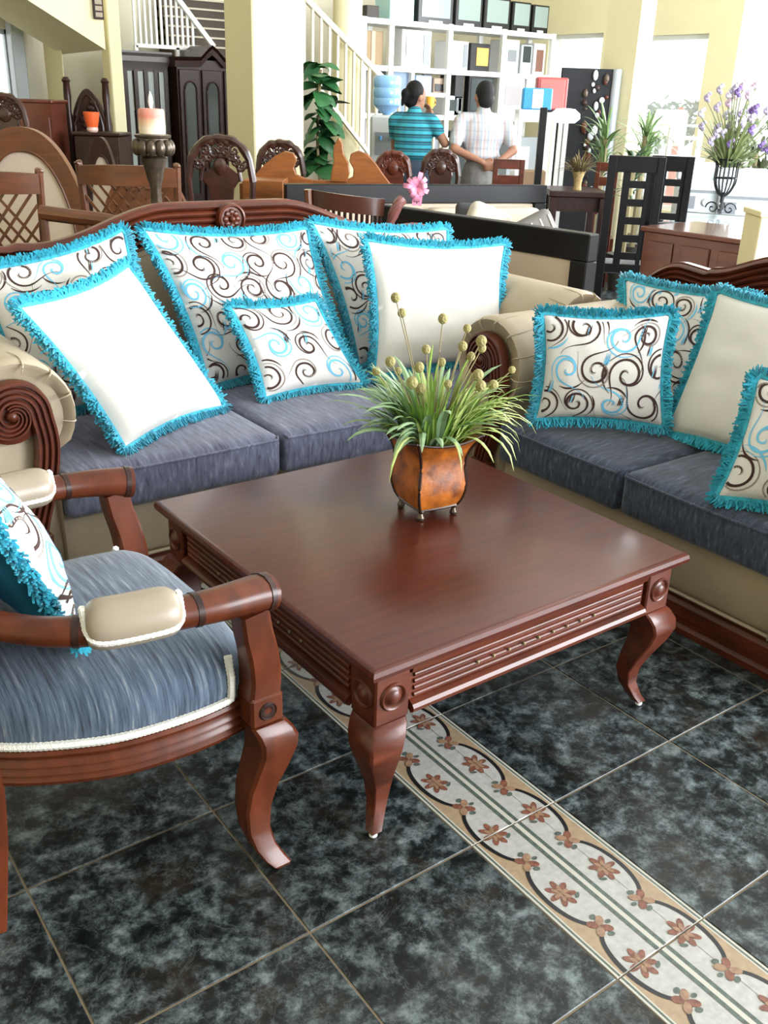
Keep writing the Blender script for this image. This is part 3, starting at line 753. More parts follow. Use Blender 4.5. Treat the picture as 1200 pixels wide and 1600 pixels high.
for s in (-1, 1):
    X, Y = s*.337, -.250
    bl = MB().box(X-.038, X+.038, Y-.038, Y+.038, .352, .424).build('corner_block', WOODLT, ch, smooth=0, bevel=.006)
    for R, dx, dy in ((Matrix.Rotation(radians(90)*s, 4, 'Y'), s*.038, 0), (Matrix.Rotation(radians(90), 4, 'X'), 0, -.038)):
        MB().lathe([(.001, -.002), (.012, .0015), (.016, .001), (.0185, .004), (.021, .001), (.021, -.003)], 20, M=Matrix.Translation((X+dx, Y+dy, .388)) @ R).build('roundel', WOODDK, bl)
    rings = []
    for z, ex_, ey_, hw_ in ((.354, .002, -.002, .040), (.338, .010, -.012, .043), (.315, .014, -.020, .045), (.285, .013, -.020, .044), (.24, .008, -.006, .041), (.19, .004, .012, .036), (.14, .006, .024, .031), (.09, .016, .028, .027), (.05, .030, .020, .025), (.022, .046, .006, .024), (.006, .058, -.006, .022), (0, .062, -.010, .017)):
        ox, oy = X+s*ex_, Y+ey_; c_ = hw_*.18
        rings.append([(ox-hw_+c_, oy-hw_, z), (ox+hw_-c_, oy-hw_, z), (ox+hw_, oy-hw_+c_, z), (ox+hw_, oy+hw_-c_, z), (ox+hw_-c_, oy+hw_, z), (ox-hw_+c_, oy+hw_, z), (ox-hw_, oy+hw_-c_, z), (ox-hw_, oy-hw_+c_, z)])
    MB().rings(rings).build('leg', WOODLT, ch, smooth=40)
    bp = curve([(s*.20, .262, .40), (s*.215, .275, .22), (s*.24, .31, 0)], 8)
    MB().sweep(bp, [(-.022, -.022), (.022, -.022), (.022, .022), (-.022, .022)], upv=(0, 1, 0)).build('leg', WOODLT, ch, smooth=30, bevel=.004)
    pp = curve([(X, Y, .420), (X+s*.002, Y-.003, .46), (X+s*.008, Y+.004, .52), (X+s*.014, Y+.018, .58), (X+s*.018, Y+.026, .63)], 6)
    MB().sweep(pp, lambda t, i: [(a*lerp(.034, .030, t), b*lerp(.036, .031, t)) for a, b in ((-1, -.8), (-.8, -1), (.8, -1), (1, -.8), (1, .8), (.8, 1), (-.8, 1), (-1, .8))], upv=(0, 1, 0)).build('arm_post', WOODLT, ch, smooth=40)
    apth = curve([(s*.345, -.278, .648), (s*.352, -.23, .655), (s*.362, -.15, .662), (s*.360, -.06, .667), (s*.350, .04, .669), (s*.325, .12, .671), (s*.285, .185, .676), (s*.235, .245, .688), (s*.185, .300, .70)], 6)
    def rad(i, n=len(apth)):
        t = i/(n-1)
        return .043*min(1, (.25+t/.02*.75)) if t < .02 else lerp(.045, .036, min(1, (t-.02)/.3)) if t < .32 else lerp(.036, .027, (t-.32)/.68)
    arm = MB().tube(apth, [rad(i) for i in range(len(apth))], 14, .86).build('arm', WOODLT, ch, smooth=50)
    for f in (.075, .33, .61):
        k = int(f*(len(apth)-1)); d = (apth[k+1]-apth[k]).normalized()*.006
        MB().tube([apth[k]-d, apth[k]+d], rad(k)*1.035, 14, .88).build('ring_groove', WOODDK, arm, smooth=50)
    k0, k1 = int(.355*(len(apth)-1)), int(.595*(len(apth)-1))
    pd = [apth[k]+Vector((0, 0, .010)) for k in range(k0, k1+1)]; m = len(pd)
    fine = curve(pd, 3); m = len(fine)
    pad = MB().tube(fine, [.044*(1-abs(2*i/(m-1)-1)**6)**.4+.008 for i in range(m)], 16, .92).build('arm_pad', PADC, ch, smooth=60)
    for sd in (-1, 1):
        gp = []
        for i in range(m):
            t = i/(m-1); d = (fine[min(i+1, m-1)]-fine[max(i-1, 0)]).normalized(); r = d.cross(Vector((0, 0, 1))).normalized()
            e = (1-abs(2*t-1)**8)**.5
            gp.append(fine[i]+r*sd*.046*e+Vector((0, 0, lerp(.034, -.014, e))))
        braid([gp[i] for i in range(0, m)], .0062).build('pad_braid', GIMP, pad)
# chair back
bkp = []
for s in (-1, 1):
    pth = curve([(s*.20, .27, .34), (s*.205, .285, .55), (s*.235, .335, .80), (s*.20, .375, 1.0), (s*.10, .39, 1.06), (0, .395, 1.08)], 7)
    MB().tube(pth, .024, 10).build('back_frame', WOODLT, ch)
MB().surf(lambda a, b: Vector(((2*a-1)*(.19+.03*sin(pi*b))*(1-.55*max(0, b-.75)), .29+.085*b-.03*sin(pi*a)*sin(pi*b), .52+.50*b)), 12, 12).surf(lambda a, b: Vector(((1-2*a)*(.19+.03*sin(pi*b))*(1-.55*max(0, b-.75)), .31+.085*b+.01*sin(pi*a)*sin(pi*b), .52+.50*b)), 12, 12).build('back_pad', SEATC, ch, smooth=60)
pillow('cushion', 'swirl-print cushion with teal back on the seat of the armchair', (-.975, .86, .56), (-.965, 1.20, .56), (-1.125, 1.20, .92), (-1.135, .855, .92), .075, back=TEALD, seed=41)

# ------------------------------------------------------------------ shop behind the sofas
FACE = YAW-pi/2                       # turned to face the camera
def turned(o, px, py, d, rz=FACE): p = at(px, py, d=d); o.location = (p.x, p.y, 0); o.rotation_euler[2] = rz; return p
def legs4(t, m, x, y0, y1, h, r=.02, kind='leg'):
    for sx in (-1, 1):
        for y in (y0, y1): MB().bar((sx*x, y, 0), (sx*x, y, h), r*2).build('leg', m, t, smooth=0, bevel=.004)
def lattice_chair(label, loc, rz, W, H, m=WOODBR, group=None, arms=False):
    t = thing('lattice_chair', label, 'chair', loc, rz, group)
    hw = W/2
    softbox(-hw, hw, .02, .46, .42, .48, .02, .015, 8).build('seat', BEIGE, t, smooth=60)
    MB().box(-hw, hw, .02, .46, .36, .42).build('seat_frame', m, t, smooth=0)
    legs4(t, m, hw-.03, .05, .43, .36)
    for s in (-1, 1):
        MB().tube(curve([(s*(hw-.02), .03, .40), (s*(hw-.015), .0, .7), (s*hw, -.04, H-.03), (s*(hw+.005), -.05, H)], 5), .021, 8).build('back_post', m, t)
    def yr(z): return .0-.05*max(0, (z-.7)/(H-.7))
    MB().rings([[(x, yr(H)-.018-.04*(1-(x/hw)**2), H-.10), (x, yr(H)+.014-.04*(1-(x/hw)**2), H-.10), (x, yr(H)+.014-.04*(1-(x/hw)**2), H-.005+.012*(1-(x/hw)**2)), (x, yr(H)-.018-.04*(1-(x/hw)**2), H-.005+.012*(1-(x/hw)**2))] for x in [hw*(2*i/12-1) for i in range(13)]]).build('top_rail', m, t, smooth=30)
    MB().box(-hw, hw, -.01, .015, .56, .61).build('lower_rail', m, t, smooth=0)
    z0, z1 = .61, H-.10; n = 6
    for sg in (-1, 1):
        for k in range(-n, n+1):
            x0 = k*W/n*.75; x1 = x0+sg*(z1-z0)*.75; za, zb = z0, z1
            def clip(x, z, xo, zo):
                if abs(x) > hw-.02:
                    xc = math.copysign(hw-.02, x); u = (xc-xo)/(x-xo); return xc, zo+(z-zo)*u
                return x, z
            if abs(x0) > hw-.02 and abs(x1) > hw-.02: continue
            (xa, za), (xb, zb) = clip(x0, z0, x1, z1), clip(x1, z1, x0, z0)
            MB().bar((xa, yr(za)-.012*(sg > 0)-.01, za), (xb, yr(zb)-.012*(sg > 0)-.03*(1-(xb/hw)**2), zb), .011, .014).build('lattice_slat', m, t, smooth=0)
    if arms:
        for s in (-1, 1):
            MB().tube(curve([(s*hw, -.02, .93), (s*(hw+.02), .15, .90), (s*(hw+.03), .33, .88), (s*(hw+.02), .45, .87)], 5), [.028]*16, 8).build('arm', m, t)
            MB().tube([(s*(hw+.02), .40, .42), (s*(hw+.02), .40, .87)], .02, 8).build('arm_post', m, t)
    return t
p = at(40, 275, d=5.0); lattice_chair('lattice-back dining chair cut off by the left edge behind the sofa', (p.x-.17, p.y+.10, 0), FACE+.25, .52, 1.17)
p = at(203, 262, d=5.5); lattice_chair('lattice-back dining chair behind the brass candle stand', (p.x, p.y, 0), FACE, .53, 1.185)
# the curved arm of a chair that reaches in behind the sofa crest
p = at(62, 322, d=4.75); q = at(215, 345, d=4.75)
t = thing('round_back_chair', 'brown wooden chair rail running low behind the left of the sofa crest', 'chair', (p.x, p.y, 0), 0)
d_ = Vector((q.x-p.x, q.y-p.y, 0))
MB().tube(curve([(0, 0, p.z-.03), d_*.35+Vector((0, 0, p.z-.045)), d_*.7+Vector((0, 0, p.z-.06)), d_+Vector((0, 0, p.z-.10))], 6), .036, 10).build('back_rail', WOODBR, t)
for f in (.03, .5, .97): MB().tube([d_*f, d_*f+Vector((0, 0, p.z-.04-.06*f))], .02, 8).build('post', WOODBR, t)
MB().box(0, d_.x, min(0, d_.y), max(0, d_.y), .40, .45).build('seat', WOODBR, t, smooth=0)

# captain chair with lattice back
p = at(545, 305, d=5.15)
t = thing('captain_chair', 'captain chair with glossy curved top rail in front of the black sofas', 'chair', (p.x, p.y, 0), FACE+.10)
arc = [(.215*sin(a)*1.0, .06-.13*cos(a), 0) for a in [radians(v) for v in range(-62, 63, 8)]]
MB().rings([[(x*1.0, y-.012, 1.02-.10*(x)), (x, y+.014, 1.02-.10*x), (x*1.02, y+.010, 1.105-.10*x), (x*1.02, y-.016, 1.105-.10*x)] for x, y, z in arc]).build('top_rail', mat('glossy_dark_wood', (.06, .02, .012), .22, coat=.5), t, smooth=30)
for i in range(1, len(arc)-1, 1):
    x, y, z = arc[i]; MB().tube([(x*.9, y*.9+.02, .46), (x, y, 1.02-.10*x)], .009, 6).build('spindle', WOODDK, t)
ROSEW = mat('rose_brown_wood', (.20, .075, .065), .35, coat=.3)
MB().tube(curve([(.20, .03, .46), (.205, .0, .80), (.215, -.03, .96), (.25, -.05, 1.06), (.275, -.04, 1.09)], 5), [.018]*6+[.022]*6+[.028]*9, 10).build('back_post', ROSEW, t)
MB().tube(curve([(-.20, .03, .46), (-.205, .0, .80), (-.205, -.02, 1.0), (-.212, -.03, 1.125)], 5), .02, 8).build('back_post', WOODBR, t)
MB().tube(curve([(-.20, .0, .95), (-.30, .02, .97), (-.36, .10, .95)], 5), .02, 8).build('arm', WOODBR, t)
softbox(-.22, .22, -.02, .42, .41, .47, .02, .01, 6).build('seat', WOODDK, t, smooth=60); legs4(t, WOODDK, .18, .03, .38, .41)

# tall candle stand
p = at(240, 240, d=4.95); base = Vector((p.x, p.y, 0)); zc = at(240, 208, d=4.95).z
t = thing('candle_stand', 'tall fluted antique brass candle stand rising behind the sofa', 'candle stand', base)
MB().lathe([(.13, 0), (.13, .02), (.10, .04), (.05, .06), (.03, .12), (.028, .5), (.034, .55), (.027, .6), (.025, .9), (.03, zc-.40), (.026, zc-.26), (.034, zc-.22)], 16).build('stem', METAL, t)
MB().lathe([(.036, zc-.22), (.046, zc-.17), (.062, zc-.115), (.05, zc-.105)], 20, mod=lambda a, z: 1+.05*cos(10*a)).build('fluted_cone', METAL, t, smooth=60)
cup = MB().lathe([(.05, zc-.11), (.075, zc-.10), (.075, zc-.02), (.06, zc-.015)], 20).build('cup', METAL, t)
for k in range(12):
    a = 2*pi*k/12; MB().ball((.080*cos(a), .080*sin(a), zc-.065), .027, 10, 7, (1, 1, 1.45)).build('lobe', METAL, cup)
MB().lathe([(.06, zc-.03), (.088, zc-.018), (.09, zc-.008), (.07, zc-.004)], 20, mod=lambda a, z: 1+.03*cos(8*a)).build('drip_tray', METAL, t)
CAND = bpy.data.materials.new('layered_candle_wax'); CAND.use_nodes = True
nt = CAND.node_tree; b = nt.nodes['Principled BSDF']; b.inputs['Roughness'].default_value = .45
tc = nt.nodes.new('ShaderNodeTexCoord'); sp = nt.nodes.new('ShaderNodeSeparateXYZ'); rp = nt.nodes.new('ShaderNodeValToRGB')
nt.links.new(tc.outputs['Generated'], sp.inputs[0]); nt.links.new(sp.outputs[2], rp.inputs[0]); nt.links.new(rp.outputs[0], b.inputs['Base Color'])
e = rp.color_ramp.elements; e[0].color = (.80, .66, .50, 1); e[1].color = (.72, .28, .22, 1); e[0].position = .2; e[1].position = .85
k = e.new(.5); k.color = (.72, .42, .26, 1); k = e.new(.68); k.color = (.66, .21, .16, 1)
t = thing('pillar_candle', 'short thick pink and cream layered candle on the stand', 'candle', base+Vector((0, 0, zc-.003)))
MB().lathe([(.062, 0), (.064, .02), (.063, .10), (.058, .112), (.03, .114)], 24).build('wax', CAND, t)
MB().lathe([(.006, .11), (.013, .14), (.010, .165), (.001, .19)], 10).build('candle_tip', mat('white_tip', (.8, .8, .78), .5), t, label='white flame-shaped tip')

# carved settee backs at the left
def arch(label, px, py, d, HWd, top, inner, name='carved_settee', m=WOODBR, wave=False, rz=FACE, cat='settee', padm=BEIGE):
    p = at(px, py, d=d); t = thing(name, label, cat, (p.x, p.y, 0), rz)
    N = 26
    def out(u): return (u*HWd, .55+(top-.55)*(1-abs(u)**2.3)**.62+(.05*cos(u*pi*3)*(1-abs(u)) if wave else 0))
    def inn(u): return (u*HWd*inner, .55+(top-.14-.55)*(1-abs(u)**2.4)**.6)
    o = [out(2*i/N-1) for i in range(N+1)]; n_ = [inn(2*i/N-1) for i in range(N+1)]
    mb = MB()
    mb.rings([[(a, -.03, b), (a, .04, b), (c, .03, e), (c, -.02, e)] for (a, b), (c, e) in zip(o, n_)])
    mb.build('back_frame', m, t, smooth=35)
    MB().prism([(a, e) for a, e in n_], lambda a, e: (a, -.005, e), lambda a, e: (a, .03, e)).build('back_pad', padm, t, smooth=0)
    MB().tube([(a, -.015, e+.0) for a, e in n_], .010, 6).build('moulding', m, t)
    MB().box(-HWd, HWd, -.03, .04, .45, .56).build('back_rail', m, t, smooth=0)
    softbox(-HWd, HWd, -.55, .0, .36, .47, .03, .015, 8).build('seat', BEIGE, t, smooth=60)
    legs4(t, m, HWd-.04, -.5, 0, .36, .025)
    return t
arch('brown arched settee back with cream pad at the far left', 34, 230, 6.4, .425, at(30, 198, d=6.4).z, .74)
arch('brown low-arched settee half hidden behind the candle stand', 226, 270, 6.55, .335, at(215, 258, d=6.55).z, .8, padm=WOODBR)
arch('dark chair with cream oval pad standing below the orange vase', 158, 240, 8.2, .14, at(158, 214, d=8.2).z, .8, 'oval_back_chair', WOODDK, cat='chair')

def carved_chair(label, px, py, d, W, m=CARVW, group=None):
    p = at(px, py, d=d); H = p.z; t = thing('carved_chair', label, 'chair', (p.x, p.y, 0), FACE); hw = W/2; z0 = H-W*.62
    R = lambda u: (hw*u, z0+(H-z0)*(1-abs(u)**2.6)**.5)
    MB().tube([(R(2*i/18-1)[0], 0, R(2*i/18-1)[1]) for i in range(19)], [.020+.012*abs(sin(i*.9)) for i in range(19)], 8).build('crest', m, t)
    MB().tube([(R(2*i/16-1)[0]*.62, .01, z0+(H-z0)*.58*(1-abs(2*i/16-1)**2.4)**.5) for i in range(17)], .014, 8).build('inner_arch', m, t)
    for s in (-1, 1):
        MB().tube([(s*(hw*.45+.045*(1-k/20)*cos(k*.5)), -.008, z0+(H-z0)*.72+.045*(1-k/20)*sin(k*.5)) for k in range(20)], .011, 6).build('scroll', m, t)
        MB().tube([(s*(hw*.78+.03*(1-k/16)*cos(k*.5)), -.008, z0+(H-z0)*.38+.035*(1-k/16)*sin(k*.5)) for k in range(16)], .010, 6).build('scroll', m, t)
        MB().tube([(s*hw, 0, z0+.02), (s*hw*.86, .02, .45)], .022, 8).build('back_post', m, t)
    for j in range(9):
        u = -.8+.2*j; zz = z0+(H-z0)*(.80-.55*abs(u))
        MB().tube([(hw*u*.82+(.034*(1-i/18))*cos(i*.55+j), -.004, zz+(.040*(1-i/18))*sin(i*.55+j)) for i in range(18)], .013, 6).build('scroll', m, t)
    for k in range(5):
        a = pi*(.2+.15*k); MB().ball((.055*cos(a)*1.3, -.01, H-.055+.05*sin(a)), .024, 8, 6, (1, .6, 1.3)).build('carved_leaf', m, t)
    MB().ball((0, -.01, z0+(H-z0)*.35), .05, 10, 7, (1, .45, 1.2)).build('carved_boss', m, t)
    MB().prism([(-.05, .45), (-.09, z0-.05), (-.13*W/.4, z0+.03), (0, z0+(H-z0)*.5), (.13*W/.4, z0+.03), (.09, z0-.05), (.05, .45)], lambda a, b: (a, .0, b), lambda a, b: (a, .025, b)).build('splat', m, t, smooth=0, bevel=.006)
    softbox(-hw*.9, hw*.9, -.45, .02, .40, .47, .03, .012, 8).build('seat', BEIGE, t, smooth=60); legs4(t, m, hw*.8, -.4, 0, .40)
    return t
carved_chair('dark carved chair back left of the yellow pillar, before the cabinets', 343, 216, 7.15, .46)
carved_chair('small dark carved chair back in front of the yellow pillar', 438, 223, 8.35, .38)
carved_chair('reddish carved chair back right of the honey-wood headboard', 615, 240, 8.45, .28, WOOD)
carved_chair('dark carved chair back between the two standing people', 690, 237, 8.4, .30)
carved_chair('dark carved chair top at the extreme left edge', 4, 150, 8.3, .34)

# honey coloured headboard with broken pediment
DP = 7.75; p0 = at(497, 290, d=DP)
t = thing('pediment_headboard', 'honey-wood headboard with broken swan-neck pediment and finial', 'headboard', (p0.x, p0.y, 0), FACE)
S_ = lambda px, py: ((px-497)*DP/1617*1.0, at(px, py, d=DP).z)
def pz(pts, name, th=.05, y=0): 
    q = [S_(*a) for a in pts]; return MB().prism(q, lambda a, b: (a, y-th/2, b), lambda a, b: (a, y+th/2, b)).build(name, WOODOR, t, smooth=0, bevel=.006)
pz([(378, 290), (392, 276), (410, 258), (428, 243), (444, 236), (458, 239), (463, 250), (458, 262), (462, 272), (475, 278), (490, 281), (490, 290)], 'swan_neck')
pz([(490, 290), (490, 281), (540, 282), (553, 276), (554, 264), (547, 252), (549, 240), (562, 235), (576, 241), (590, 256), (603, 274), (616, 290)], 'swan_neck')
pz([(517, 283), (519, 268), (523, 252), (521, 238), (524, 224), (530, 214), (536, 224), (538, 240), (546, 254), (548, 270), (544, 284)], 'finial', .06, -.03)
x0, x1 = S_(378, 290)[0], S_(616, 290)[0]; zt = S_(497, 290)[1]
MB().box(x0, x1, -.03, .03, .12, zt+.005).build('panel', WOODOR, t, smooth=0)
for x in (x0, x1): MB().box(x-.035, x+.035, -.035, .035, 0, zt).build('post', WOODOR, t, smooth=0, bevel=.005)
pz([(376, 294), (376, 287), (618, 287), (618, 294)], 'cornice', .09)
# little drawer chest in front of the pillar
p = at(408, 282, d=7.3)
t = thing('side_chest', 'plain honey-wood chest left of the black sofa frame', 'chest', (p.x, p.y, 0), FACE)
MB().box(-.14, .16, .0, .35, .05, p.z).build('body', WOODOR, t, smooth=0, bevel=.006)
for k in range(3):
    dr = MB().box(-.12, .14, -.015, .0, .12+k*.26, .35+k*.26).build('drawer', WOODOR, t, smooth=0, bevel=.004); MB().ball((.01, -.025, .235+k*.26), .015).build('knob', METAL, dr)
for sx in (-.12, .14): MB().box(sx-.02, sx+.02, .02, .06, 0, .05).build('foot', WOODOR, t, smooth=0)

# two black framed sofas
def frame_sofa(label, a, b, H, flip):
    """outer back plane from a to b; the seat lies on the far (flip) or near side"""
    a, b = Vector((a.x, a.y, 0)), Vector((b.x, b.y, 0)); L_ = (b-a).length; c = (a+b)/2
    t = thing('black_frame_sofa', label, 'sofa', c, atan2((b-a).y, (b-a).x)); h = L_/2; s = 1 if flip else -1
    MB().box(-h, h, -.04, .04, H-.13, H).build('top_rail', BLACKW, t, smooth=0, bevel=.006)
    for x in (-h+.05, h-.05): MB().box(x-.05, x+.05, -.045, .045, 0, H-.13).build('corner_post', BLACKW, t, smooth=0, bevel=.006)
    MB().box(-h+.1, h-.1, -.04, .04, .12, .22).build('bottom_rail', BLACKW, t, smooth=0, bevel=.006)
    softbox(-h+.1, h-.1, -.035, .10 if s > 0 else .035, .22, H-.13, .02, 0, 8).build('back_panel', BEIGE, t, smooth=60)
    softbox(-h+.1, h-.1, min(s*.06, s*.86), max(s*.06, s*.86), .20, .44, .04, .02, 10).build('seat_cushion', BEIGE, t, smooth=60)
    n = 2
    for k in range(n):
        xa = lerp(-h+.11, h-.11, k/n); softbox(xa+.005, xa+(2*h-.22)/n-.005, min(s*.05, s*.22), max(s*.05, s*.22), .44, H-.15, .05, .0, 10).build('back_cushion', BEIGE, t, smooth=60)
    for x in (-h+.05, h-.05):
        MB().box(x-.05, x+.05, min(s*.05, s*.86), max(s*.05, s*.86), .5, .58).build('arm_rail', BLACKW, t, smooth=0, bevel=.006)
        MB().box(x-.05, x+.05, s*.82-.04, s*.82+.04, 0, .5).build('front_post', BLACKW, t, smooth=0, bevel=.006)
    MB().box(-h, h, s*.80-.04, s*.80+.04, .10, .20).build('front_rail', BLACKW, t, smooth=0, bevel=.006)
    return t
frame_sofa('black-framed beige sofa seen from behind, right of the long carved sofa', at(930, 366, z=1.0), at(590, 318, z=1.0), 1.0, False)
A0, A1 = at(445, 287, z=1.0), at(852, 289, z=1.0)
frame_sofa('black-framed beige sofa facing us before the two people', A0, A1, 1.0, False)
def loose(name, label, px, py, d, sc, m, cat, rz=0, strip=None):
    p = at(px, py, d=d); t = thing(name, label, cat, p, rz)
    sf = softbox(-.24, .24, -.09, .09, -.20, .20, .085, .0, 12).build('cover', m, t, smooth=60); t.scale = (sc, sc, sc)
    if strip:
        for k in range(5): MB().tube([(-.2+k*.1, -.082-.006, -.13), (-.2+k*.1, -.093, 0), (-.2+k*.1, -.088, .13)], .008, 6).build('stripe', strip, t)
    return t
STRIPE = mat('grey_stripe_cloth', (.20, .185, .17), .9); CRW = mat('pale_cushion', (.62, .56, .46), .9)
o = loose('loose_cushion', 'pale cream cushion lying on the black-framed sofa', 760, 354, 5.6, .56, CRW, 'cushion', FACE+.3); o.rotation_euler[1] = .35
o = loose('loose_cushion', 'grey striped cushion lying on the black-framed sofa', 836, 364, 5.5, .50, STRIPE, 'cushion', FACE, WHITE); o.rotation_euler[1] = -.5
o = loose('loose_cushion', 'small dark grey cushion peeping over the black sofa rail', 733, 336, 5.75, .34, mat('charcoal_cloth', (.06, .06, .065), .9), 'cushion', FACE)
# pink bow
p = at(652, 292, d=5.55); t = thing('ribbon_bow', 'pink gift bow on the rail of the black sofa', 'bow', p, FACE); PINK = mat('pink_ribbon', (.78, .30, .45), .45)
for k in range(11):
    a = 2*pi*k/11+.2; l = .055+.012*(k % 3); up = Vector((cos(a), 0, sin(a)))
    pts = curve([(0, 0, 0), up*l*.6+Vector((0, -.035, 0)), up*l+Vector((0, -.01, 0)), up*l*.5+Vector((0, .01, 0)), (0, 0, 0)], 4)
    MB().sweep(pts, [(-.012, -.0008), (.012, -.0008), (.012, .0008), (-.012, .0008)], upv=(0, 1, 0)).build('loop', PINK, t, smooth=50)
for sx in (-.01, .012): MB().sweep([(sx, 0, 0), (sx*1.6, -.01, -.05), (sx*1.2, .0, -.10)], [(-.012, -.0008), (.012, -.0008), (.012, .0008), (-.012, .0008)], upv=(0, 1, 0)).build('tail', PINK, t)

# ------------------------------------------------------------------ cabinets and stairs at the back left
YC_ = 10.0
def pl(px, py, y=YC_): return at(px, py, y=y)
a, b = pl(190, 78), pl(259, 78); zt = a.z
t = thing('display_cabinet', 'dark open display cabinet with barred glass front at the back', 'cabinet', ((a.x+b.x)/2, YC_, 0)); h = (b.x-a.x)/2
MB().box(-h, h, .36, .40, 0, zt-.12).box(-h, -h+.04, 0, .4, 0, zt-.12).box(h-.04, h, 0, .4, 0, zt-.12).box(-h, h, 0, .4, 0, .6).build('body', WOODDK, t, smooth=0)
MB().box(-h+.04, h-.04, .34, .36, .6, zt-.12).build('back_lining', mat('pale_lining', (.46, .38, .20), .8), t, smooth=0)
MB().rings([[(-h-o, .4, z), (-h-o, -o, z), (h+o, -o, z), (h+o, .4, z)] for o, z in ((0, zt-.20), (.01, zt-.14), (.03, zt-.10), (.03, zt-.05), (.05, zt-.02), (.05, zt))]).build('cornice', mat('grey_brown_wood', (.09, .075, .075), .4, coat=.2), t, smooth=25)
for k in range(5):
    x = lerp(-h+.02, h-.02, k/4); MB().box(x-.022, x+.022, -.012, .02, .6, zt-.18).build('stile', WOODDK, t, smooth=0)
for k in range(4):
    MB().box(lerp(-h, h, k/4)+.03, lerp(-h, h, (k+1)/4)-.03, 0, .006, .6, zt-.2).build('glass_pane', GLASS, t, smooth=0)
for k in range(2): MB().box(-h+.04, h-.04, .03, .34, .95+.4*k, .97+.4*k).build('shelf', WOODDK, t, smooth=0)
a, b = pl(268, 92), pl(372, 92)
t = thing('arched_wardrobe', 'dark wooden wardrobe with pointed arch cornice and three doors', 'wardrobe', ((a.x+b.x)/2, YC_-.12, 0)); h = (b.x-a.x)/2; zt = a.z
MB().box(-h, h, .0, .5, .08, zt).build('body', WOODDK, t, smooth=0)
pk = [(-h-.04, zt-.06), (-h-.04, zt+.02), (-h*.35, zt+.03), (-h*.12, zt+.12), (0, zt+.155), (h*.12, zt+.12), (h*.35, zt+.03), (h+.04, zt+.02), (h+.04, zt-.06), (h*.35, zt-.06), (h*.12, zt+.03), (0, zt+.06), (-h*.12, zt+.03), (-h*.35, zt-.06)]
mb = MB(); n = 7
top = pk[:8][:]; 
up = [(-h-.04, zt+.02), (-h*.35, zt+.03), (-h*.12, zt+.12), (0, zt+.155), (h*.12, zt+.12), (h*.35, zt+.03), (h+.04, zt+.02)]
MB().rings([[(x, -.05, z-.10), (x, -.06, z-.04), (x, -.03, z-.03), (x, -.07, z), (x, .5, z), (x, .5, z-.10)] for x, z in up]).build('cornice', WOODDK, t, smooth=20)
for k in range(3):
    x0, x1 = lerp(-h, h, k/3)+.015, lerp(-h, h, (k+1)/3)-.015
    dr = MB().box(x0, x1, -.03, .0, .35, zt-.10).build('door', WOODDK, t, smooth=0, bevel=.006)
    cx = (x0+x1)/2; w_ = (x1-x0)/2-.05
    pts = [(cx-w_, .5)]+[(cx-w_*cos(pi*i/10), zt-.32+.10*sin(pi*i/10)) for i in range(11)]+[(cx+w_, .5)]
    MB().prism(pts, lambda a, b: (a, -.036, b), lambda a, b: (a, -.03, b)).build('arched_glass', mat('dark_cabinet_glass', (.02, .028, .022), .15, coat=.3), dr, smooth=0)
    MB().tube([(a, -.04, b) for a, b in pts], .010, 6).build('arch_moulding', WOODDK, dr)
    MB().ball((x1-.03, -.045, 1.0), .014).build('knob', METAL, dr)
MB().box(-h-.02, h+.02, -.03, .5, 0, .09).build('base', WOODDK, t, smooth=0, bevel=.01)

# upper stair: treads climbing away and white railing
DARKST = mat('dark_riser', (.05, .035, .022), .7); PALEST = mat('pale_tread', (.45, .40, .30), .6)
st = at(322, 74, y=10.75); t = thing('upper_staircase', 'dark upper stair flight with pale tread edges beside the pillar', 'staircase', (st.x, 10.75, 0))
for k in range(6):
    yy = .06*k; z = at(322, 72-14.5*k, y=10.75+yy).z
    MB().box(-.42, .75, yy, .42, z-.15, z-.02).build('riser', DARKST, t, smooth=0); MB().box(-.42, .75, yy-.02, .42, z-.02, z).build('tread', PALEST, t, smooth=0)
for x in (-.40, .73): MB().box(x-.03, x+.03, .05, .4, 0, at(322, 74, y=10.75).z-.1).build('support', DARKST, t, smooth=0)
YR = 10.45
t = thing('upper_railing', 'white upper stair railing with slim balusters above the cabinets', 'railing', (at(212, 70, y=YR).x, YR, 0)); ox = t.location.x
zb = at(250, 73, y=YR).z
MB().bar((0, 0, zb), (at(302, 73, y=YR).x-ox, 0, zb), .04, .04).build('bottom_rail', WHITE, t, smooth=0)
p0, p1 = at(262, -20, y=YR), at(332, 73, y=YR); MB().bar((p0.x-ox, -.03, p0.z), (p1.x-ox, -.03, p1.z), .05, .05).build('handrail', WHITE, t, smooth=0)
for k in range(12):
    x = lerp(0, at(302, 73, y=YR).x-ox, k/11); top = min(zb+1.0, p0.z+(p1.z-p0.z)*max(0, (x+ox-p0.x)/(p1.x-p0.x))) if x+ox > p0.x else zb+1.0
    MB().box(x-.012, x+.012, -.012, .012, zb, top).build('baluster', WHITE, t, smooth=0)
for x in (0, .5): MB().box(x-.02, x+.02, -.02, .02, 0, zb).build('newel_post', WHITE, t, smooth=0)

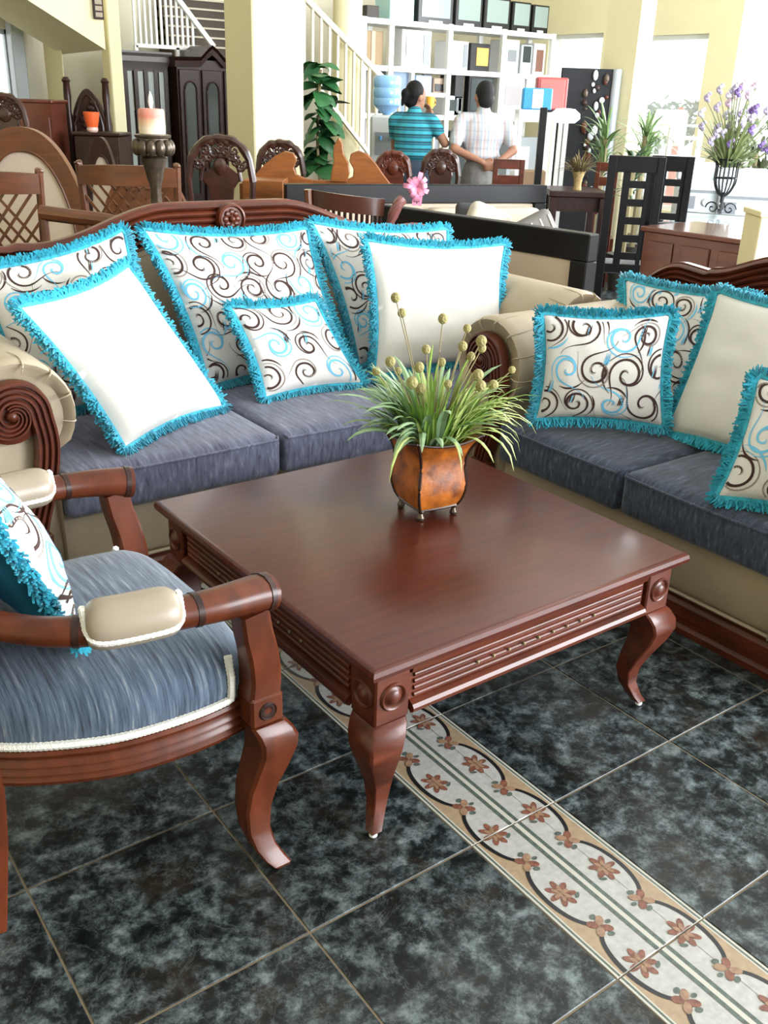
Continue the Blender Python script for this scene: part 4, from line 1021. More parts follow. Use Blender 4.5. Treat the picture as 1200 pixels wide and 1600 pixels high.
# lower stair railing descending to the right
YS = 8.6
t = thing('stair_railing', 'cream stair railing descending from behind the pillar to the people', 'railing', (at(640, 160, y=YS).x, YS, 0)); ox = t.location.x
H0, H1 = at(468, -12, y=YS), at(694, 222, y=YS); L0, L1 = at(505, 147, y=YS), at(655, 342, y=YS)
CRP = mat('cream_paint', (.72, .66, .52), .45)
MB().bar((H0.x-ox, 0, H0.z), (H1.x-ox, 0, H1.z), .055, .06).build('handrail', CRP, t, smooth=0, bevel=.008)
f_ = lambda x, A, B: A.z+(B.z-A.z)*(x-A.x)/(B.x-A.x)
MB().bar((H0.x-ox, 0, f_(H0.x, L0, L1)), (H1.x-ox, 0, f_(H1.x, L0, L1)), .04, .04).build('lower_rail', CRP, t, smooth=0)
MB().box(H1.x-ox-.04, H1.x-ox+.04, -.04, .04, 0, H1.z+.05).build('newel_post', CRP, t, smooth=0)
n = 19
for k in range(n):
    x = lerp(H0.x+.05, H1.x-.06, k/(n-1)); MB().box(x-ox-.013, x-ox+.013, -.013, .013, max(0, f_(x, L0, L1)), f_(x, H0, H1)).build('baluster', CRP, t, smooth=0)

# far-left pieces
p = at(48, 155, d=9.0); t = thing('chest_of_drawers', 'tall red-brown chest of drawers beside the left window', 'chest', (p.x, p.y, 0), FACE); REDW = mat('red_brown_wood', (.10, .022, .010), .35, coat=.2, var=.2)
MB().box(-.17, .17, 0, .4, .04, p.z-.03).build('body', REDW, t, smooth=0); MB().box(-.19, .19, -.02, .42, p.z-.03, p.z).build('top', REDW, t, smooth=0, bevel=.008)
for k in range(5):
    dr = MB().box(-.15, .15, -.014, 0, .10+k*.25, .33+k*.25).build('drawer', REDW, t, smooth=0, bevel=.004); MB().ball((0, -.025, .215+k*.25), .014).build('knob', METAL, dr)
MB().box(-.18, .18, -.01, .41, 0, .05).build('plinth', REDW, t, smooth=0)
p = at(136, 138, d=9.6); t = thing('carved_bed', 'dark carved bed headboard with two turned posts and pointed arch', 'bed', (p.x, p.y, 0), FACE)
hp = at(136, 121, d=9.6).z
for x in (-.19, .17):
    MB().lathe([(.035, 0), (.035, .7), (.05, .72), (.028, .78), (.04, .95), (.028, 1.1), (.042, 1.25), (.026, 1.38), (.036, 1.5), (.03, hp-.05), (.042, hp-.03), (.02, hp)], 12, (x, 0, 0)).build('turned_post', WOODDK, t)
pts = [(-.16, .5), (-.16, p.z-.28)]+[(.16*(2*i/14-1), p.z-.28+.28*(1-abs(2*i/14-1)**1.7)**.8) for i in range(1, 14)]+[(.16, p.z-.28), (.16, .5)]
hb = MB().prism(pts, lambda a, b: (a, -.03, b), lambda a, b: (a, .03, b)).build('headboard', WOODDK, t, smooth=0, bevel=.008)
MB().tube([(a*.82, -.035, .5+(b-.5)*.95) for a, b in pts], .012, 6).build('moulding', WOODDK, hb)
for k in range(6): MB().ball((.05*cos(k), -.035, p.z-.12-.05*k), .03, 8, 6, (1.2, .5, 1)).build('carving', WOODDK, hb)
MB().box(-.2, .2, 0, .5, .25, .5).build('bed_base', WOODDK, t, smooth=0)
p = at(150, 207, d=9.0); t = thing('dark_dresser', 'dark carved dresser carrying the orange vase', 'dresser', (p.x, p.y, 0), FACE)
MB().box(-.20, .20, 0, .35, .06, p.z-.03).build('body', WOODDK, t, smooth=0, bevel=.006); MB().box(-.22, .22, -.02, .37, p.z-.03, p.z).build('top', WOODDK, t, smooth=0, bevel=.01)
for k in range(3):
    dr = MB().box(-.18, .18, -.012, 0, .15+.3*k, .43+.3*k).build('drawer', WOODDK, t, smooth=0, bevel=.004); MB().ball((0, -.02, .29+.3*k), .016).build('knob', METAL, dr)
for x in (-.18, .18): MB().lathe([(.02, 0), (.03, .03), (.025, .06)], 10, (x, .05, 0)).build('foot', WOODDK, t)
t = thing('orange_vase', 'small bright orange vase on the dark dresser', 'vase', (p.x, p.y+.08, p.z)); ORG = mat('orange_glaze', (.75, .12, .03), .35)
MB().lathe([(.035, 0), (.045, .03), (.06, .09), (.07, .15), (.072, .165), (.062, .16), (.03, .05)], 18).build('body', ORG, t); MB().lathe([(.04, 0), (.05, .015), (.047, .05), (.046, .03)], 16).build('base_band', mat('pale_glaze', (.7, .45, .4), .4), t)
p = at(155, 12, y=9.25); o = MB().box(-.05, .05, -.02, 0, -.10, .10).build('frame', WOODDK, None, smooth=0, bevel=.004); t = thing('wall_plaque', 'small dark plaque high on the yellow stair wall', 'plaque', (p.x, 9.29, p.z)); o.parent = t
for k in range(3): MB().box(-.035, .035, -.026, -.018, -.08+.055*k, -.04+.055*k).build('panel', mat('plaque_print', (.35, .28, .2), .5), t, smooth=0)

# tall leafy plant behind the pillar
p = at(499, 200, d=9.6); t = thing('rubber_plant', 'tall dark-green leafy plant behind the pillar by the stairs', 'potted plant', (p.x, p.y, 0))
MB().lathe([(.10, 0), (.14, .25), (.15, .28), (.13, .28), (.12, .2)], 18).build('pot', mat('terracotta', (.3, .12, .06), .7), t)
MB().tube(curve([(0, 0, .2), (.02, .01, .7), (-.02, 0, 1.2), (.01, 0, 1.8)], 6), .014, 8).build('stem', STEM, t)
def broad(L, w_):
    rows = []
    for i in range(7):
        u = i/6; ww = w_*sin(pi*(.06+.92*u))**.7/2; z = .12*L*sin(pi*u)-.25*L*u*u
        rows.append([(u*L, -ww, z-.12*ww), (u*L, 0, z+.05*ww), (u*L, ww, z-.12*ww)])
    return MB().rings(rows, cap=False, closed=False).mesh('leaf', LEAFD, smooth=60)
bl = [broad(.26, .17), broad(.22, .15), broad(.30, .18)]; rg_ = random.Random(8)
for k in range(64):
    o = link('leaf', rg_.choice(bl), t); z = rg_.uniform(.85, 1.86); o.location = (rg_.uniform(-.03, .03), rg_.uniform(-.03, .03), z)
    o.rotation_euler = (rg_.uniform(-.5, .5), rg_.uniform(-.5, .7), rg_.uniform(0, 2*pi)); s_ = rg_.uniform(.75, 1.1)*(1 if z < 1.7 else .8); o.scale = (s_, s_, s_)

# ------------------------------------------------------------------ white steel shelving with goods
YSH = 9.5
X_ = lambda px, py=70, y=YSH: at(px, py, y=y).x
Z_ = lambda px, py, y=YSH: at(px, py, y=y).z
sx0, sx1 = X_(566), X_(866)
t = thing('shelving_unit', 'white steel shelving unit full of appliances on the back wall', 'shelving', ((sx0+sx1)/2, YSH, 0)); oc = t.location.x
zs = [Z_(611, 30), Z_(611, 103), Z_(700, 180), .55, .10]
for z in zs: MB().box(sx0-oc, sx1-oc, 0, .5, z-.06, z).build('shelf', WHITE, t, smooth=0)
for px in (568, 611, 703, 787, 864):
    for y in (.02, .48): MB().box(X_(px)-oc-.035, X_(px)-oc+.035, y-.034, y+.02, 0, zs[0]+.006).build('upright', WHITE, t, smooth=0)
zm = Z_(680, 145); MB().box(X_(648)-oc, X_(703)-oc, 0, .5, zm-.05, zm).build('half_shelf', WHITE, t, smooth=0); MB().box(X_(648)-oc-.03, X_(648)-oc+.02, 0, .5, zs[2], zs[1]-.06).build('divider', WHITE, t, smooth=0)
def goods(name, label, cat, px0, px1, py0, m, zi, dep=.32, y=.06, parts=None):
    x0, x1 = X_(px0, py0), X_(px1, py0); z0 = zi; z1 = Z_((px0+px1)/2, py0)
    o = thing(name, label, cat, ((x0+x1)/2, YSH+y, z0)); h = (x1-x0)/2; H = max(.05, z1-z0)
    MB().box(-h, h, 0, dep, 0, H).build('case', m, o, smooth=0, bevel=.008)
    for n_, a, b, c, d, mm in (parts or []): MB().box(lerp(-h, h, a), lerp(-h, h, b), -.008, .004, H*c, H*d).build(n_, mm, o, smooth=0, bevel=.003)
    return o
GREYP = mat('grey_panel', (.25, .27, .29), .4); SIL = mat('silver', (.55, .58, .6), .3); BLUEB = mat('blue_plastic', (.10, .34, .68), .35); TVG = mat('grey_tv_glass', (.30, .38, .36), .12, coat=.5); BLK = mat('black_plastic', (.012, .012, .014), .35)
mw = lambda dm: [('door_window', .12, .62, .22, .8, dm), ('control_panel', .72, .95, .1, .9, GREYP), ('handle', .64, .68, .15, .85, SIL)]
goods('microwave', 'white microwave with dark window on the upper shelf', 'microwave', 634, 680, 47, WHITEP, zs[1], parts=mw(SCREEN))
goods('microwave', 'small white microwave left of the orange toaster oven', 'microwave', 709, 738, 64, WHITEP, zs[1], parts=mw(SIL))
goods('toaster_oven', 'small orange-fronted toaster oven on the upper shelf', 'oven', 741, 772, 68, BLK, zs[1], parts=[('orange_window', .3, .9, .2, .85, mat('amber_window', (.75, .42, .10), .4))])
goods('coffee_maker', 'white coffee maker at the right of the upper shelf', 'appliance', 796, 818, 62, WHITEP, zs[1], parts=[('dark_slot', .2, .8, .35, .7, GREYP)])
goods('blender', 'grey and white blender on the upper shelf', 'appliance', 821, 838, 70, SIL, zs[1], parts=[('dark_jug', .15, .85, .4, .95, SCREEN)])
goods('juicer', 'brown and white juicer at the shelf end', 'appliance', 841, 859, 68, WHITEP, zs[1], parts=[('brown_front', .2, .8, .1, .8, mat('brown_plastic', (.25, .12, .09), .5))])
goods('carton', 'teal and white printed carton on top of the shelving', 'carton', 615, 653, -6, mat('teal_carton', (.45, .72, .70), .6), zs[0], parts=[('label_print', .2, .8, .3, .8, WHITEP)])
for i, (a, b, c, lb) in enumerate(((657, 712, -8, 'widest black television on the shelving, leftmost'), (716, 758, -6, 'black television second from left on the shelving'), (761, 802, -3, 'black television in the middle of the shelving top'), (805, 834, 3, 'smaller black television second from right on the shelving top'), (837, 862, 8, 'smallest black television at the right end of the shelving'))):
    goods('television', lb, 'television', a, b, c, BLK, zs[0], .12, .03, [('screen', .09, .91, .2, .94, TVG), ('stand', .3, .7, -.0, .1, SIL)])
goods('carton', 'brown carton in the narrow bay at upper left', 'carton', 572, 604, 48, mat('brown_carton', (.30, .21, .12), .8), zs[1], parts=[('tape', .4, .6, 0, 1, mat('tape', (.4, .3, .2), .5))])
goods('carton', 'dark carton on top of the narrow bay', 'carton', 578, 598, 8, mat('dark_carton', (.05, .04, .035), .7), zs[0])
goods('blue_bag', 'pale blue bagged parcel on the half shelf', 'parcel', 655, 680, 118, mat('pale_blue_bag', (.40, .52, .78), .6), zm)
goods('fan_box', 'brown patterned box beside the blue parcel', 'carton', 683, 699, 122, mat('pattern_box', (.45, .33, .25), .7), zm, parts=[('dark_print', .1, .9, .1, .6, BLK)])
goods('blue_bag', 'blue-grey parcel high behind the woman', 'parcel', 616, 645, 110, mat('bluegrey_bag', (.22, .30, .42), .6), zs[2])
goods('monitor', 'black monitor on the middle shelf behind the man', 'monitor', 736, 775, 118, BLK, zs[2], .1, .03, [('screen', .08, .92, .12, .92, SCREEN)])
goods('speaker', 'narrow black speaker left of the monitor', 'speaker', 717, 731, 112, BLK, zs[2], parts=[('cone', .2, .8, .1, .4, GREYP)])
goods('microwave', 'white microwave beside the man at shoulder height', 'microwave', 703, 728, 150, WHITEP, zs[2]-.0, parts=mw(SCREEN))
goods('printed_box', 'white printed box on the right of the middle shelf', 'carton', 790, 826, 122, WHITEP, zs[2], parts=[('print', .15, .85, .3, .8, mat('grey_print', (.45, .42, .44), .6))])
goods('printed_box', 'white box with red print at the end of the middle shelf', 'carton', 829, 862, 120, WHITEP, zs[2], parts=[('red_print', .2, .8, .2, .6, mat('red_print', (.5, .12, .1), .6))])
goods('stereo', 'black stereo on the low shelf behind the woman', 'stereo', 655, 698, 200, BLK, .55, parts=[('front', .1, .9, .2, .8, GREYP)])
goods('stereo', 'dark stereo on the low shelf behind the man', 'stereo', 708, 735, 205, SCREEN, .55)
goods('grey_case', 'grey case on the low shelf right of the man', 'case', 800, 855, 215, STEEL, .55, parts=[('pale_panel', .1, .6, .2, .8, WHITEP)])
# water bottle on its dispenser
p = at(604, 180, d=9.9); t = thing('water_dispenser', 'white water dispenser stand behind the stair rail', 'dispenser', (p.x, p.y, 0), FACE); WD = p.z
MB().box(-.15, .15, -.14, .16, .02, WD).build('body', mat('pale_grey_plastic', (.6, .62, .62), .45), t, smooth=0, bevel=.02); MB().box(-.10, .10, -.15, -.13, WD-.35, WD-.15).build('tap_recess', GREYP, t, smooth=0)
for x in (-.05, .05): MB().lathe([(.012, -.02), (.012, .02)], 8, (x, -.16, WD-.2)).build('tap', BLUEB, t)
MB().box(-.16, .16, -.15, .17, 0, .03).build('base', GREYP, t, smooth=0)
t = thing('water_bottle', 'large pale blue water bottle upside down on the dispenser', 'bottle', (p.x, p.y, WD), FACE); BW_ = mat('blue_bottle', (.25, .48, .80), .15, coat=.4)
MB().lathe([(.03, 0), (.05, .02), (.09, .05), (.13, .09), (.135, .13), (.128, .15), (.135, .17), (.135, .22), (.128, .24), (.135, .26), (.135, .32), (.12, .345), (.05, .35)], 24).build('bottle_body', BW_, t); MB().lathe([(.032, 0), (.034, .025), (.03, .03)], 14).build('cap', WHITEP, t)

# ------------------------------------------------------------------ right-hand background
def slat_chair(label, px, py, d, rz, W=.40, m=BLACKW):
    p = at(px, py, d=d); H = p.z; t = thing('slat_chair', label, 'chair', (p.x, p.y, 0), rz); hw = W/2
    for s in (-1, 1): MB().box(s*hw-.028, s*hw+.028, -.03, .03, 0, H).build('back_post', m, t, smooth=0, bevel=.004)
    MB().box(-hw, hw, -.022, .022, H-.11, H).build('top_rail', m, t, smooth=0, bevel=.004)
    MB().box(-.085, -.035, -.018, .018, .5, H-.11).build('splat', m, t, smooth=0); MB().box(.075, .105, -.018, .018, .5, H-.11).build('splat', m, t, smooth=0)
    for k in range(5): z = H-.19-.125*k; MB().box(-.035, .075, -.015, .015, z-.025, z+.025).build('cross_piece', m, t, smooth=0)
    MB().box(-hw, hw, -.02, .02, .44, .5).build('lower_rail', m, t, smooth=0)
    softbox(-hw, hw, .03, .44, .42, .48, .02, .01, 6).build('seat', mat('grey_seat', (.16, .17, .18), .7), t, smooth=60)
    for s in (-1, 1): MB().box(s*hw-.022, s*hw+.022, .39, .435, 0, .43).build('leg', m, t, smooth=0)
    return t
slat_chair('black slat-back dining chair left of the glass table', 997, 244, 7.2, FACE-.15, .34)
slat_chair('black slat-back dining chair further behind the glass table', 1053, 244, 7.75, FACE-.25, .26)
# reddish ladder chairs
def ladder_chair(label, px, py, d, rz, W, m=WOOD, n=3):
    p = at(px, py, d=d); H = p.z; t = thing('ladder_chair', label, 'chair', (p.x, p.y, 0), rz); hw = W/2
    for s in (-1, 1): MB().box(s*hw-.02, s*hw+.02, -.02, .02, 0, H).build('back_post', m, t, smooth=0, bevel=.003)
    for k in range(n): MB().box(-hw, hw, -.015, .015, H-.075-.125*k, H-.125*k).build('slat', m, t, smooth=0, bevel=.003)
    MB().box(-hw, hw, .0, .40, .40, .45).build('seat', m, t, smooth=0, bevel=.006)
    for s in (-1, 1): MB().box(s*hw-.02, s*hw+.02, .36, .40, 0, .40).build('leg', m, t, smooth=0)
ladder_chair('red-brown ladder-back chair in front of the man', 796, 249, 8.4, FACE, .22, n=2)
ladder_chair('red-brown ladder-back chair behind the dried grass', 950, 254, 9.15, FACE-.3, .16, WOOD, 4)
# brown table with dried grass
c = at(903, 297, d=8.6); t = thing('brown_table', 'dark brown table carrying the dried grass vase', 'table', (c.x, c.y, 0), FACE)
MB().box(-.26, .24, -.15, .42, c.z-.05, c.z).build('table_top', WOODDK, t, smooth=0, bevel=.008); MB().box(-.22, .20, -.10, .36, c.z-.17, c.z-.05).build('apron', WOODDK, t, smooth=0)
for sx in (-.22, .20):
    for y in (-.11, .37): MB().box(sx-.03, sx+.03, y-.03, y+.03, 0, c.z-.05).build('leg', WOODDK, t, smooth=0, bevel=.005)
t = thing('dried_grass_vase', 'wicker vase of brown dried grass on the dark table', 'vase', (c.x+.02, c.y+.03, c.z)); WICK = mat('straw', (.42, .30, .13), .85, var=.3, vscale=60)
MB().lathe([(.035, 0), (.03, .04), (.035, .09), (.055, .15), (.05, .14)], 14, mod=lambda a, z: 1+.05*cos(14*a)).build('vase_body', WICK, t)
DRY = mat('dried_grass', (.11, .075, .035), .9, col2=(.20, .16, .06), vscale=20); dk = [blade(.22, .010, b_).mesh('blade', DRY, smooth=0) for b_ in (.3, .8, 1.3)]
for k in range(90):
    o = link('blade', dk[k % 3], t); a = rg_.uniform(0, 2*pi); o.location = (.03*cos(a), .03*sin(a), .12); o.rotation_euler = (0, rg_.uniform(.0, .9), a); s_ = rg_.uniform(.6, 1.05); o.scale = (s_*1.2, s_*1.2, s_)
# floor lamp
p = at(850, 168, d=9.0); t = thing('floor_lamp', 'black floor lamp with glowing white oval shade', 'lamp', (p.x, p.y, 0), FACE)
MB().box(-.03, .03, -.03, .03, .03, p.z).build('pole', BLACKW, t, smooth=0, bevel=.004); MB().lathe([(.16, 0), (.16, .02), (.05, .035)], 20).build('base', BLACKW, t)
MB().bar((0, 0, p.z-.03), (.20, 0, p.z-.02), .02).build('lamp_arm', BLACKW, t, smooth=0)
zz = at(884, 181, d=9.0).z; MB().lathe([(.02, zz+.06), (.08, zz+.055), (.125, zz+.02), (.13, zz-.02), (.09, zz-.055), (.02, zz-.06)], 24, (.19, 0, 0)).build('lamp_shade', mat('lit_shade', (1, .98, .94), .5, emit=3.0), t)
# dark ornament screen
c = at(921, 107, d=10.4); t = thing('display_screen', 'tall black display screen hung with small ornaments', 'screen', (c.x, c.y, 0), FACE); hs = 39*10.4/1617
MB().box(-hs, hs, 0, .05, .05, c.z).build('panel', mat('black_cloth', (.012, .013, .016), .8), t, smooth=0)
MB().tube([(hs+.03, 0, 0), (hs+.03, 0, c.z)], .045, 12).build('grey_post', STEEL, t); MB().tube([(-hs, 0.02, 0), (-hs, .02, c.z)], .02, 8).build('side_post', BLACKW, t)
for k in range(44):
    MB().ball((rg_.uniform(-.03, hs-.03), -.025, c.z-.06-.028*k), rg_.uniform(.012, .032), 8, 6, (1, .5, rg_.uniform(.8, 2.0))).build('ornament', (SIL, METAL, WOOD, WHITEP, WOODDK)[k % 5], t)
for k in range(3):
    for x in (-.18, .18): MB().box(x-.03, x+.03, -.12, .17, 0, .05).build('foot', BLACKW, t, smooth=0)
    break
# stand with packages in front of the window
c = at(850, 172, d=9.9); t = thing('package_stand', 'small white stand carrying blue and red packages', 'stand', (c.x, c.y, 0), FACE)
MB().box(-.24, .24, -.05, .32, c.z-.03, c.z).build('top_shelf', WHITE, t, smooth=0)
for z in (.3, .75): MB().box(-.24, .24, -.05, .32, z-.02, z).build('shelf', WHITE, t, smooth=0)
for x in (-.22, .22):
    for y in (-.03, .30): MB().box(x-.02, x+.02, y-.02, y+.02, 0, c.z-.03).build('leg', WHITE, t, smooth=0)
def box_on(name, label, cat, x, y, z, w, d, h, m, bands=()):
    R_ = Matrix.Rotation(FACE, 3, 'Z'); q = R_ @ Vector((x, y, 0)); o = thing(name, label, cat, (c.x+q.x, c.y+q.y, z), FACE)
    MB().box(-w/2, w/2, 0, d, 0, h).build('pack', m, o, smooth=0, bevel=.012)
    for a, b, mm in bands: MB().box(lerp(-w/2, w/2, a), lerp(-w/2, w/2, b), -.006, .01, h*.06, h*.94).build('label_panel', mm, o, smooth=0, bevel=.004)
box_on('package', 'blue package with white label on the stand', 'package', -.075, -.04, c.z, .28, .14, .19, mat('blue_pack', (.03, .30, .62), .4), ((.32, .68, WHITEP),))
box_on('package', 'red package behind the blue one on the stand', 'package', .08, .12, c.z, .30, .16, .29, mat('red_pack', (.42, .07, .07), .5), ((.1, .9, mat('red_label', (.5, .14, .12), .5)),))
box_on('package', 'brown parcel on the middle shelf of the package stand', 'package', -.05, .02, .75, .26, .2, .22, mat('brown_pack', (.28, .18, .1), .7))
box_on('package', 'white carton on the lowest shelf of the package stand', 'package', .02, .02, .30, .34, .2, .30, WHITEP)
# potted palms
def palm(label, px, py, d, n, L, spread, m=None):
    p = at(px, py, d=d); t = thing('potted_palm', label, 'potted plant', (p.x, p.y, 0)); m = m or mat('palm_green', (.10, .20, .06), .5, col2=(.24, .34, .14), vscale=6)
    MB().lathe([(.09, 0), (.13, .3), (.14, .33), (.12, .33), (.1, .25)], 16).build('pot', mat('dark_pot', (.05, .04, .035), .5), t); ks = [blade(L, .030, b_, 8).mesh('frond', m, smooth=0) for b_ in (.5, 1.0, 1.6)]
    MB().tube([(0, 0, .3), (0, 0, p.z-.1)], .03, 8).build('trunk', STEM, t)
    for k in range(n):
        o = link('frond', ks[k % 3], t); a = rg_.uniform(0, 2*pi); o.location = (0, 0, p.z-rg_.uniform(.05, .45)); o.rotation_euler = (0, rg_.uniform(.05, spread), a); s_ = rg_.uniform(.7, 1.1); o.scale = (s_, s_, s_)
palm('green potted palm in front of the ornament screen', 948, 200, 9.8, 60, .36, 1.0)
palm('green potted palm between the screen and the window', 1012, 195, 9.6, 60, .34, 1.2)
palm('low dark-green potted palm behind the black chair', 992, 236, 9.0, 36, .26, 1.3, mat('deep_palm', (.03, .08, .03), .5))
# polished sideboard behind the loveseat
a, b = at(1008, 353, z=.9), at(1183, 377, z=.9); dd = Vector((b.x-a.x, b.y-a.y, 0)); an = atan2(dd.y, dd.x)
t = thing('sideboard', 'polished red-brown sideboard behind the loveseat', 'sideboard', (a.x, a.y, 0), an); L_ = dd.length; RW = mat('polished_red_wood', (.13, .035, .018), .2, coat=.6, var=.2, vscale=3, stretch=(1, 1, 6))
MB().box(0, L_, .0, .55, .06, .87).build('body', RW, t, smooth=0, bevel=.004); MB().box(-.02, L_+.02, -.02, .57, .87, .9).build('top', RW, t, smooth=0, bevel=.006)
for k in range(3):
    dr = MB().box(L_*k/3+.03, L_*(k+1)/3-.03, -.014, .0, .14, .82).build('door', RW, t, smooth=0, bevel=.005); MB().ball((L_*(k+1)/3-.07, -.025, .5), .016).build('knob', METAL, dr)
MB().box(.02, L_-.02, .02, .53, 0, .06).build('plinth', WOODDK, t, smooth=0)
# glass dining table
a, b = at(1015, 349, z=.76), at(1230, 366, z=.76); dd = Vector((b.x-a.x, b.y-a.y, 0)); an = atan2(dd.y, dd.x); L_ = dd.length
t = thing('glass_table', 'black dining table with pale glass top under the flower vase', 'table', (a.x, a.y, 0), an); W_ = 1.15
MB().box(.05, L_-.05, .05, W_-.05, .752, .762).build('glass_top', mat('pale_glass_top', (.45, .52, .54), .08, coat=.5), t, smooth=0)
for x0, x1, y0, y1 in ((0, L_, 0, .06), (0, L_, W_-.06, W_), (0, .06, 0, W_), (L_-.06, L_, 0, W_)): MB().box(x0, x1, y0, y1, .70, .765).build('frame_rail', BLACKW, t, smooth=0, bevel=.004)
for x in (.05, L_-.05):
    for y in (.05, W_-.05): MB().box(x-.04, x+.04, y-.04, y+.04, 0, .70).build('leg', BLACKW, t, smooth=0)
# wire vase with lilac flowers
p = at(1124, 338, z=.765); t = thing('flower_vase', 'black wire vase of lilac flowers on the glass table', 'flower vase', p); sc_ = hypot(p.x-CAM.x, p.y-CAM.y)/7.6
WIRE = mat('black_wire', (.012, .012, .013), .4, metal=.5)
for k in range(16):
    a = 2*pi*k/16; MB().tube(curve([(.018*cos(a), .018*sin(a), .16), (.05*cos(a), .05*sin(a), .19), (.085*cos(a), .085*sin(a), .27), (.088*cos(a), .088*sin(a), .38), (.10*cos(a), .10*sin(a), .44)], 4), .006, 5).build('wire', WIRE, t)
for z, r in ((.44, .10), (.30, .087)): MB().tube([(r*cos(2*pi*k/20), r*sin(2*pi*k/20), z) for k in range(21)], .006, 5).build('ring', WIRE, t)
MB().tube([(0, 0, .02), (0, 0, .19)], .016, 8).build('stem', WIRE, t)
for k in range(4):
    a = pi/2*k+.4; MB().tube([(cos(a)*(.07+.055*(1-i/22)*cos(i*.42)), sin(a)*(.07+.055*(1-i/22)*cos(i*.42)), .062+.055*(1-i/22)*sin(i*.42)) for i in range(22)], .006, 5).build('scroll_foot', WIRE, t)
FOL = mat('flower_foliage', (.13, .20, .07), .6, col2=(.28, .30, .12), vscale=20); fk = [blade(.42, .020, b_).mesh('foliage', FOL, smooth=0) for b_ in (.25, .6, 1.0)]; fk2 = [blade(.26, .026, b_).mesh('foliage', FOL, smooth=0) for b_ in (.5, 1.1)]
for k in range(170):
    o = link('foliage', rg_.choice(fk+fk2+fk2), t); a = rg_.uniform(0, 2*pi); o.location = (.04*cos(a), .04*sin(a), .38); o.rotation_euler = (0, rg_.uniform(0, .95), a); s_ = rg_.uniform(.6, 1.15); o.scale = (s_, s_, s_)
LIL = [mat('lilac_petal', (.45, .39, .54), .6), mat('violet_petal', (.22, .14, .38), .6), mat('pink_petal', (.62, .46, .58), .6), mat('pale_petal', (.62, .60, .70), .6)]
for k in range(46):
    a = rg_.uniform(0, 2*pi); r = rg_.uniform(.03, .30); z = rg_.uniform(.58, 1.0)-.5*r*rg_.random(); e_ = Vector((r*cos(a), r*sin(a), z))
    sm = MB().tube(curve([(.02*cos(a), .02*sin(a), .4), (e_.x*.45, e_.y*.45, z*.75), e_], 4), .004, 5).build('flower_stem', FOL, t)
    fl = MB()
    for j in range(5): b_ = 2*pi*j/5; fl.ball((.014*cos(b_), .014*sin(b_), .012*j), .018, 7, 5, (1, 1, 1))
    fl.build('blossom', LIL[(0, 0, 2, 3, 1)[k % 5]], sm).location = e_
# appliances: three white washers
def washer(label, px, py, d, W, rz):
    p = at(px, py, d=d); H = p.z; t = thing('washing_machine', label, 'washer', (p.x, p.y, 0), rz); h = W/2; PG = mat('washer_white', (.62, .68, .72), .4)
    MB().box(-h, h, 0, .6, .03, H-.16).build('body', PG, t, smooth=0, bevel=.012); MB().box(-h, h, .42, .6, H-.16, H).build('control_console', PG, t, smooth=0, bevel=.012)
    MB().box(-h+.03, h-.03, .02, .42, H-.16, H-.145).build('lid', WHITEP, t, smooth=0, bevel=.006); MB().box(-h, h, -.006, .004, H-.24, H-.215).build('dark_band', GREYP, t, smooth=0)
    MB().box(-h+.03, -h+.16, -.008, .004, H-.38, H-.27).build('label_plate', GREYP, t, smooth=0); MB().lathe([(.035, 0), (.035, .02)], 14, M=Matrix.Translation((h-.10, -.0, H-.32)) @ Matrix.Rotation(radians(90), 4, 'X')).build('dial', SIL, t)
    for x in (-h+.06, h-.06): MB().box(x-.03, x+.03, .03, .09, 0, .03).build('foot', BLK, t, smooth=0)
washer('white washing machine beside the yellow wall, left of the pair', 1098, 258, 9.25, .36, FACE-.2)
washer('white washing machine at the right edge behind the vase', 1172, 268, 9.1, .46, FACE-.2)
# white plastic chair up on a display table
c = at(1052, 244, d=10.3); t = thing('display_table', 'grey display table under the white plastic chair', 'table', (c.x, c.y, 0), FACE)
MB().box(-.25, .25, -.25, .3, c.z-.04, c.z).build('table_top', STEEL, t, smooth=0, bevel=.005)
for x in (-.22, .22):
    for y in (-.22, .27): MB().box(x-.02, x+.02, y-.02, y+.02, 0, c.z-.04).build('leg', STEEL, t, smooth=0)
t = thing('plastic_chair', 'white plastic slatted chair raised on a table by the window', 'chair', (c.x, c.y, c.z), FACE+.3)
for k in range(6): MB().box(-.16+.055*k, -.125+.055*k, .14, .16, .19, .40).build('back_slat', WHITEP, t, smooth=0)
MB().box(-.18, .18, .13, .17, .38, .43).build('top_rail', WHITEP, t, smooth=0, bevel=.01); MB().box(-.18, .18, -.18, .17, .16, .19).build('seat', WHITEP, t, smooth=0, bevel=.008)
for x in (-.17, .17):
    MB().box(x-.02, x+.02, -.18, .17, .28, .30).build('arm', WHITEP, t, smooth=0); MB().box(x-.02, x+.02, -.18, -.14, 0, .28).build('leg', WHITEP, t, smooth=0); MB().box(x-.02, x+.02, .13, .17, 0, .40).build('leg', WHITEP, t, smooth=0)
